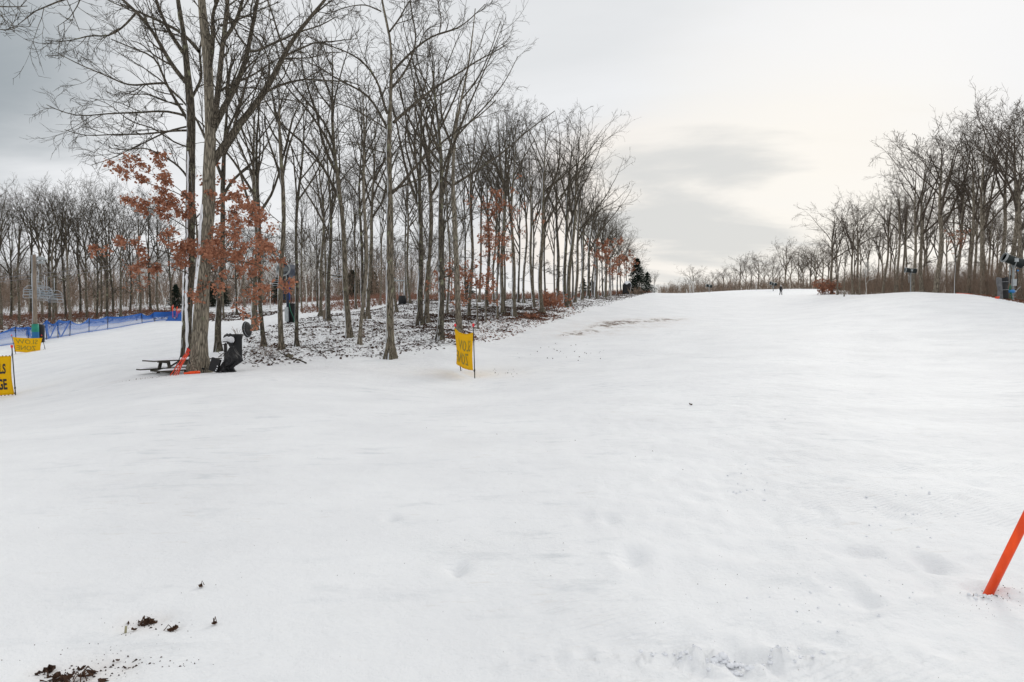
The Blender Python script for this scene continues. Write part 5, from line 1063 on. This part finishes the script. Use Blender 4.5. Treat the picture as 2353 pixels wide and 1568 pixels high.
for k in range(9): a = g.uniform(-.8, .8); tw.tube([(a * .1, g.uniform(-.1, .1), hh - .1), (a * .2, 0, hh + .1), (a * .35, 0, hh + g.uniform(.15, .3))], .006, 4)
tw.build('twigs', M['brush'], wb)
t2 = empty('covered_crate', G(524, 26.0)); tag(t2, 'low black covered crate capped with snow, left of the twig filled bin', 'crate'); to = Vector(t2.location)
Rw = tarp_shape([(768, 520, 530), (771, 515, 537), (776, 513, 542), (782, 514, 543), (792, 524, 543), (803, 530, 544)], 26.2, .26, 15, 20); MB().sheet([[p - to for p in r] for r in Rw]).build('tarpaulin', M['tarp'], t2)
Rw = tarp_shape([(775, 519, 532), (777, 513, 538), (781, 511, 539), (786, 510.5, 538)], 25.85, .25, 16, 20); MB().sheet([[p - to for p in r] for r in Rw]).build('snow_cap', M['snow'], t2, True)
# snow tube on edge
tp_ = empty('snow_tube', G(567, 35.5)); tag(tp_, 'black inner tube cover standing on edge left of the tree with the flared foot', 'tube'); tp_.rotation_euler = (0, 0, 1.3); tp_.scale = (1, 1, 1.25)
Mx = Matrix.Translation((0, 0, .33)) @ Matrix.Rotation(R(78), 4, 'X') @ Matrix.Rotation(.3, 4, 'Z'); MB().lathe([(0, -.09), (.18, -.10), (.30, -.07), (.35, 0), (.30, .07), (.18, .10), (0, .07)], Mx, 22).build('cover', M['tarp'], tp_, True)
MB().tube([Mx @ Vector((.31 * math.cos(a * .4), .31 * math.sin(a * .4), .075)) for a in range(16)], .008, 5, False).build('rim_cord', M['white_steel'], tp_)
# logs, post, crates on the island
lg = empty('cut_log', G(664, 26.8)); tag(lg, 'short cut log end with snow on top lying in front of the lichen covered tree', 'log'); Mx = Matrix.Translation((0, 0, .06)) @ Matrix.Rotation(R(-20), 4, 'Z') @ Matrix.Rotation(R(80), 4, 'X')
MB().lathe([(0, -.12), (.11, -.12), (.12, 0), (.11, .12), (0, .12)], Mx, 12).build('log', M['bark'], lg, True); MB().sheet([[(x * .04 - .12, y * .05 - .1, .185 - .012 * abs(x - 3)) for x in range(7)] for y in range(5)], .03).build('snow_cap', M['snow'], lg, True)
o = MB().box((0, 0, .25), (.19, .14, .7)).box((0, 0, .62), (.21, .16, .03)).build('wooden_post', M['wood_pole'], None, loc=G(745.5, 46.5)); tag(o, 'short grey wooden post beside the low forking dark tree', 'post')
cr = empty('black_bin', G(925, 62)); tag(cr, 'black rounded bin at the top of the island wood', 'bin'); MB().lathe([(0, 0), (.36, 0), (.38, .4), (.33, .72), (.28, .76), (0, .74)], Matrix.Identity(4), 16).build('shell', M['rubber'], cr, True); MB().tube([(-.36, -.12, .1), (0, -.4, .02), (.36, -.12, .1)], .015, 5).build('cord', M['grey_mat'], cr)
o = MB().lathe([(0, 0), (.33, 0), (.35, .5), (.25, .68), (0, .7)], Matrix.Identity(4), 12).build('pad_roll', M['rubber'], None, True, loc=G(1190, 92)); tag(o, 'small black pad far behind the tree on its root mound', 'pad')
o = MB().lathe([(0, 0), (.2, 0), (.2, .45), (0, .47)], Matrix.Identity(4), 12).build('pad_roll', M['rubber'], None, True, loc=G(1240, 96)); tag(o, 'small black pad beside the stout speckled tree, on the far snow', 'pad')
cm_ = empty('covered_machine', G(1441, 113)); tag(cm_, 'tall black tarpaulin tent with a snow cap on the crest by the spruce', 'covered machine'); to = Vector(cm_.location)
Rw = tarp_shape([(650, 1437, 1446), (652, 1433, 1449), (656, 1431, 1451), (664, 1431, 1449), (675, 1430, 1447)], 113, .8, 25, 20); MB().sheet([[p - to for p in r] for r in Rw]).build('tarpaulin', M['tarp'], cm_)
Rw = tarp_shape([(647.5, 1439, 1444), (649, 1435, 1448), (652, 1433, 1451)], 112.7, .75, 26, 20); MB().sheet([[p - to for p in r] for r in Rw]).build('snow_cap', M['snow'], cm_, True); MB().bar(P(1451, 655, 112) - to, P(1447, 675, 112) - to, .08, .08).build('frame', M['white_steel'], cm_)
def plain_pole(u, d, vtop, r_, label, m_='white_pvc', ub=None, group=None):
    b = G(u, d); t_ = P(ub or u, vtop, d) - b; o = MB().tube([(0, 0, -.3), t_ * .5, t_], [r_, r_ * .95, r_ * .85], 8).build('pole', M[m_], None, True, loc=b); tag(o, label, 'pole', group)
plain_pole(1403.5, 93, 566, .085, 'tall white pole standing at the wood edge left of the crest')
plain_pole(1585, 150, 646, .09, 'left upright of the pair of white poles on the far snow'); plain_pole(1593, 150, 647, .09, 'right upright of the pair of white poles on the far snow'); plain_pole(1588.5, 150.4, 650, .06, 'thin white pole leaning between the pair of white poles', ub=1593)
plain_pole(1737, 180, 651, .09, 'single short white pole on the crest left of the skier'); plain_pole(1577.5, 150, 665, .07, 'shortest white post left of the pair of white poles')
rk = 0
for u, d, s_ in ((1040, 49, .28), (1052, 47, .22), (1500 * 0 + 700, 36, .12)):
    g = np.random.default_rng(60 + rk); rk += 1; mb = MB(); n = 9; mb.lathe([(0, -.4 * s_), (s_ * .8, -.3 * s_), (s_, 0), (s_ * .75, s_ * .5), (s_ * .3, s_ * .7), (0, s_ * .72)], Matrix.Identity(4), n); mb.v = [tuple(c * (1 + g.uniform(-.16, .16)) for c in p) for p in mb.v]; o = mb.build('rock', M['rock'], None, False, loc=G(u, d)); tag(o, ['larger brown rock on the snow right of the thin trunk behind the grey oak', 'smaller brown rock beside the larger one near the grey oak', 'small rock in the snow between the slim tree and the left leaning trunk'][rk - 1], 'rock')
# fallen branches
def fallen(seed, u, d, ln, rz, label, lift=.12, r_=.018):
    g = np.random.default_rng(seed); p1, q1 = grow(g, np.array([[0, 0, .03]]), np.array([[math.cos(rz), math.sin(rz), lift]]), np.array([ln]), np.array([r_]), np.array([r_ * .4]), 14, .12, -.012); a, b, c, e = spawn(g, p1, q1, np.array([ln]), 6, .2, .95, R(30), R(65), .2, .45, .6, .2, .006); b[:, 2] = np.abs(b[:, 2]) * .6; p2, q2 = grow(g, a, b, c, e, e * .5, 7, .14, .0)
    a, b, c, e = spawn(g, p2, q2, c, 4, .2, .95, R(30), R(60), .25, .5, .7, .2, .004); p3, q3 = grow(g, a, b, c, e, e * .5, 4, .15, .0); V, F_ = join([tubes(p1, q1, 6), tubes(p2, q2, 4), tubes(p3, q3, 3)]); z0 = Z(*G(u, d).xy)
    V[:, 2] = np.maximum(V[:, 2], -.02); o = link('fallen_branch', np_mesh('fallen_branch', V, [F_], M['branch']), None, G(u, d)); tag(o, label, 'branch')
fallen(71, 703, 24.9, 1.3, 2.8, 'dark tangled fallen branch at the edge of the snow right of the tarpaulin', .35, .03)
fallen(72, 770, 28.5, 1.5, 2.9, 'arched fallen branch in the snow left of the pale crooked trunk', .3, .022); fallen(73, 585, 25.4, .9, 3.4, 'thin fallen branch left of the cut log', .1, .012); fallen(74, 862, 28, .7, .2, 'short fallen branch just left of the lone oak', .1, .02)
fallen(75, 1170, 47, 3.4, 3.3, 'long fallen limb lying between the yellow banner and the root mound', .03, .05); fallen(76, 640, 24.7, .9, 3.1, 'thin curved twig half buried in the snow below the cut log', .15, .012); fallen(77, 500, 27.5, .9, .6, 'broken branch leaning beside the oak just right of the big pair', .5, .02)
# ------------------------------------------------------------------ orange marker pole at the lower right
b = P(2272, 1354, 1.0); k_ = EYE / (EYE - b.z); bx_, by_ = b.x * k_, k_; bz = Z(bx_, by_)
t_ = P(2374, 1158, by_ - .12); mp_ = empty('marker_pole', (bx_, by_, bz)); tag(mp_, 'bright orange marker pole leaning out of the snow at the lower right', 'pole'); q = t_ - Vector((bx_, by_, bz)); q = q * 1.9
MB().tube([-q * .1, q * .25, q * .5, q], .0255, 24).build('shaft', M['orange'], mp_, True); MB().tube([q * .998, q * 1.0, q * 1.012], [.0255, .028, .02], 18).build('cap', M['red'], mp_, True)
p0 = P(2197, 681, 66); o = MB().tube([G(2197, 66.5) + Vector((0, 0, .03)), G(2232, 64.5) + Vector((0, 0, .03))], .03, 6).build('stake', M['orange_red'], None); tag(o, 'orange stake lying flat on the crest left of the large snow gun', 'stake')
o = MB().lathe([(0, 0), (.16, 0), (.14, .1), (.05, .3), (.04, .32), (0, .32)], Matrix.Translation((0, 0, 0)) @ Matrix.Rotation(R(60), 4, 'Y'), 12).build('traffic_cone', M['orange_red'], None, True, loc=G(2288, 58.8)); tag(o, 'small orange cone tipped over by the grey and black mat', 'cone')
# ------------------------------------------------------------------ skier on the crest
def skin_body(name, verts, edges, radii, m_, parent, root_i=0):
    me = bpy.data.meshes.new(name); me.from_pydata(verts, edges, []); me.materials.append(m_); o = link(name, me, parent); sk = o.modifiers.new('skin', 'SKIN'); sk.use_smooth_shade = True
    if not me.skin_vertices: 
        import bmesh
        bm = bmesh.new(); bm.from_mesh(me); bm.verts.layers.skin.verify(); bm.to_mesh(me); bm.free()
    for i_, r_ in enumerate(radii): me.skin_vertices[0].data[i_].radius = r_ if isinstance(r_, tuple) else (r_, r_)
    me.skin_vertices[0].data[root_i].use_root = True; o.modifiers.new('sub', 'SUBSURF').render_levels = 2
    dg_ = bpy.context.evaluated_depsgraph_get(); m2 = bpy.data.meshes.new_from_object(o.evaluated_get(dg_)); o.modifiers.clear(); o.data = m2; return o
pb_ = G(1793.5, 124); ps = empty('person', pb_, .2); tag(ps, 'person in black jacket, black trousers and white helmet standing on the crest', 'person')
jv = [(0, 0, .92), (0, 0, 1.1), (0, 0, 1.3), (0, 0, 1.43), (0, 0, 1.52), (0, -.01, 1.62), (-.17, 0, 1.40), (-.26, .02, 1.16), (-.27, -.06, .93), (-.27, -.09, .84), (.17, 0, 1.40), (.27, .02, 1.16), (.31, -.05, .93), (.32, -.08, .84), (-.10, 0, .84), (-.16, -.04, .48), (-.22, .02, .08), (-.23, -.09, .03), (.10, 0, .84), (.15, -.05, .48), (.19, .02, .08), (.20, -.09, .03)]
je = [(0, 1), (1, 2), (2, 3), (3, 4), (4, 5), (3, 6), (6, 7), (7, 8), (8, 9), (3, 10), (10, 11), (11, 12), (12, 13), (0, 14), (14, 15), (15, 16), (16, 17), (0, 18), (18, 19), (19, 20), (20, 21)]
jr = [(.17, .13), (.17, .125), (.19, .13), (.15, .10), .065, .09, .075, .062, .05, .045, .075, .062, .05, .045, .105, .08, .075, .06, .105, .08, .075, .06]
skin_body('body', jv, je, jr, M['jacket'], ps)
MB().lathe([(0, .135), (.06, .125), (.11, .08), (.128, .01), (.125, -.05), (.11, -.06)], Matrix.Translation((0, 0, 1.66)), 16).build('helmet', M['helmet'], ps, True)
MB().lathe([(.126, .0), (.131, .0), (.131, -.035), (.126, -.035)], Matrix.Translation((0, 0, 1.66)), 16).build('goggle_strap', M['rubber'], ps, True)
# ------------------------------------------------------------------ bits on the near snow
def dead_leaf(u, v, size, label, seed, n=3, twig=0, group=None, name='dead_leaf', cat='dead leaf'):
    g = np.random.default_rng(seed); x, y = gp(u, v); z = Z(x, y) - (.004 if n > 1 else 0); r_ = empty(name, (x, y, z)); tag(r_, label, cat, group)
    for k in range(n):
        c = Vector((g.normal(0, size * (.45 + .04 * n) * (n > 1)), g.normal(0, size * (.3 + .03 * n) * (n > 1)), (-.008 if n > 1 else .008) + g.uniform(0, size * .16) * (n > 1))); Rm = Matrix.Rotation(g.uniform(0, 6.28), 3, 'Z') @ Matrix.Rotation(g.uniform(-.6, .6), 3, 'X') @ Matrix.Rotation(g.uniform(-.5, .5), 3, 'Y'); s_ = size * g.uniform(.6, 1.1); grid = []
        for i_ in range(9):
            a = i_ / 8; w_ = (math.sin(math.pi * min(1, a * 1.02)) ** .7) * (.30 + .13 * math.cos(i_ * math.pi)) ; row = []
            for j in (-2, -1, 0, 1, 2): row.append(c + Rm @ Vector((j / 2 * w_ * s_, (a - .5) * s_, s_ * (.22 * (j / 2) ** 2 * (1 + .4 * math.sin(a * 7)) + .18 * (a - .5) ** 2 * 2 + g.normal(0, .015)))))
            grid.append(row)
        MB().sheet(grid, .002).build('leaf_blade', M['litter'] if k % 2 else M['litter_near'], r_)
    for k in range(twig):
        a = g.uniform(0, 6.28); l_ = size * g.uniform(.5, 1.1); MB().tube([(0, 0, .01), (math.cos(a) * l_ * .5, math.sin(a) * l_ * .4, .03 + g.uniform(0, .02)), (math.cos(a) * l_, math.sin(a) * l_ * .8, .012)], .0025, 5).build('stem', M['litter_near'], r_)
    return r_
M['litter_near'] = leaf_mat('near_dead_leaf', (.16, .085, .05), (.05, .028, .02), 18)
dead_leaf(332, 1428, .06, 'clump of dark dead leaves with long stems in the near snow', 81, 7, 8, cat='leaf clump', name='leaf_clump')
dead_leaf(375, 1417, .045, 'half buried brown leaf just behind the stemmed leaf clump', 82, 2)
dead_leaf(398, 1443, .05, 'single thin curled leaf standing on edge right of the stemmed leaf clump', 83, 1, 1)
dead_leaf(307, 1446, .03, 'small dark leaf scrap on the near side of the stemmed leaf clump', 84, 1)
dead_leaf(102, 1541, .075, 'curled dark leaf at the lower left corner of the snow', 85, 2, 1)
dead_leaf(186, 1553, .072, 'large mat of wet dead leaves at the bottom left edge', 86, 15, 9, cat='leaf clump', name='leaf_clump')
dead_leaf(290, 1528, .045, 'black crumpled leaf right of the large leaf mat', 87, 2)
dead_leaf(270, 1518, .03, 'small faded leaf just behind the black crumpled leaf', 88, 1)
dead_leaf(460, 1351, .035, 'small twisted leaf alone in the snow above the stemmed leaf clump', 89, 1, 1)
dead_leaf(491, 1437, .03, 'forked brown leaf stalk well right of the stemmed leaf clump', 90, 1, 2)
dead_leaf(1587, 931, .10, 'single black speck of leaf lying on the open slope', 91, 1); dead_leaf(2259, 1413, .028, 'small dark clod of dirt below the orange marker pole', 92, 2)
o = MB().tube([(0, 0, .0), (.004, 0, .035)], .006, 8).build('straw', mat('straw', (.35, .32, .2), .7), None, True, loc=(*gp(288, 1452), Z(*gp(288, 1452)))); tag(o, 'short olive straw stub left of the stemmed leaf clump', 'straw')
g = np.random.default_rng(95); pts = []
for u, v, n, su, sv, sz in ((330, 1440, 34, 110, 34, .003), (350, 1432, 16, 22, 9, .006), (300, 1520, 26, 60, 10, .007), (240, 1505, 30, 170, 26, .003), (400, 1525, 16, 60, 14, .005), (180, 1545, 60, 90, 15, .006), (2290, 1365, 60, 50, 18, .005), (2250, 1390, 30, 60, 30, .003), (900, 1250, 60, 500, 200, .003), (1700, 1300, 90, 500, 180, .003), (320, 872, 46, 60, 3, .012), (1500, 1000, 24, 500, 60, .006), (1300, 800, 40, 120, 22, .03), (1150, 850, 20, 60, 6, .02)):
    for k in range(n):
        uu, vv = u + g.normal(0, su * .6), v + g.normal(0, sv * .6)
        if vv < 760: continue
        if vv < 880:
            dd = float(np.interp(vv, [770, 800, 850, 872], [38, 30, 24, 21.0])); x, y = (uu - 1176.5) / F * dd, dd
        else: x, y = gp(uu, vv)
        pts.append((x, y, sz * g.uniform(.4, 1.6)))
pts = np.array(pts); zz_ = height(pts[:, 0], pts[:, 1]); n = len(pts); c = np.c_[pts[:, :2], zz_]; s_ = pts[:, 2:3]; a_ = g.uniform(0, 6.28, n); e1 = np.c_[np.cos(a_), np.sin(a_), g.normal(0, .2, n)]; e2 = np.c_[-np.sin(a_), np.cos(a_), g.normal(0, .2, n)] * .5; up = np.array([[0, 0, 1.0]])
V = np.stack([c - e1 * s_, c + e2 * s_, c + e1 * s_, c - e2 * s_, c + up * s_ * .9], 1).reshape(-1, 3); i_ = np.arange(n * 5).reshape(n, 5); o = link('debris', np_mesh('debris', V, [np.concatenate([i_[:, [0, 1, 4]], i_[:, [1, 2, 4]], i_[:, [2, 3, 4]], i_[:, [3, 0, 4]]])], M['litter'], False)); tag(o, 'specks of bark and dirt dotted over the near snow', kind='stuff')
# broken snow crumbs
def clods(lst, label):
    mb = MB(); g = np.random.default_rng(97)
    for u, v, su, sv, n, sz in lst:
        for k in range(n):
            x, y = gp(u + g.normal(0, su * .6), v + g.normal(0, sv * .6)); s_ = sz * g.uniform(.35, 1.3); j = len(mb.v); mb.lathe([(0, -.6 * s_), (.8 * s_, -.3 * s_), (s_, .05 * s_), (.7 * s_, .5 * s_), (0, .7 * s_)], Matrix.Translation((x, y, Z(x, y) + .1 * s_)), 7)
            for q in range(j, len(mb.v)): p = mb.v[q]; mb.v[q] = (p[0] + g.normal(0, .13 * s_), p[1] + g.normal(0, .13 * s_), p[2] + g.normal(0, .08 * s_))
    o = mb.build('snow_crumbs', M['snow'], None, True); tag(o, label, kind='stuff')
clods([(1690, 1520, 60, 12, 34, .018), (1560, 1500, 70, 14, 20, .012), (1800, 1505, 90, 14, 26, .011), (2275, 1366, 40, 8, 34, .010), (1950, 1380, 150, 60, 22, .009), (2100, 1180, 130, 60, 26, .012), (1720, 1110, 80, 30, 16, .014)], 'broken crumbs of snow thrown up on the near slope')
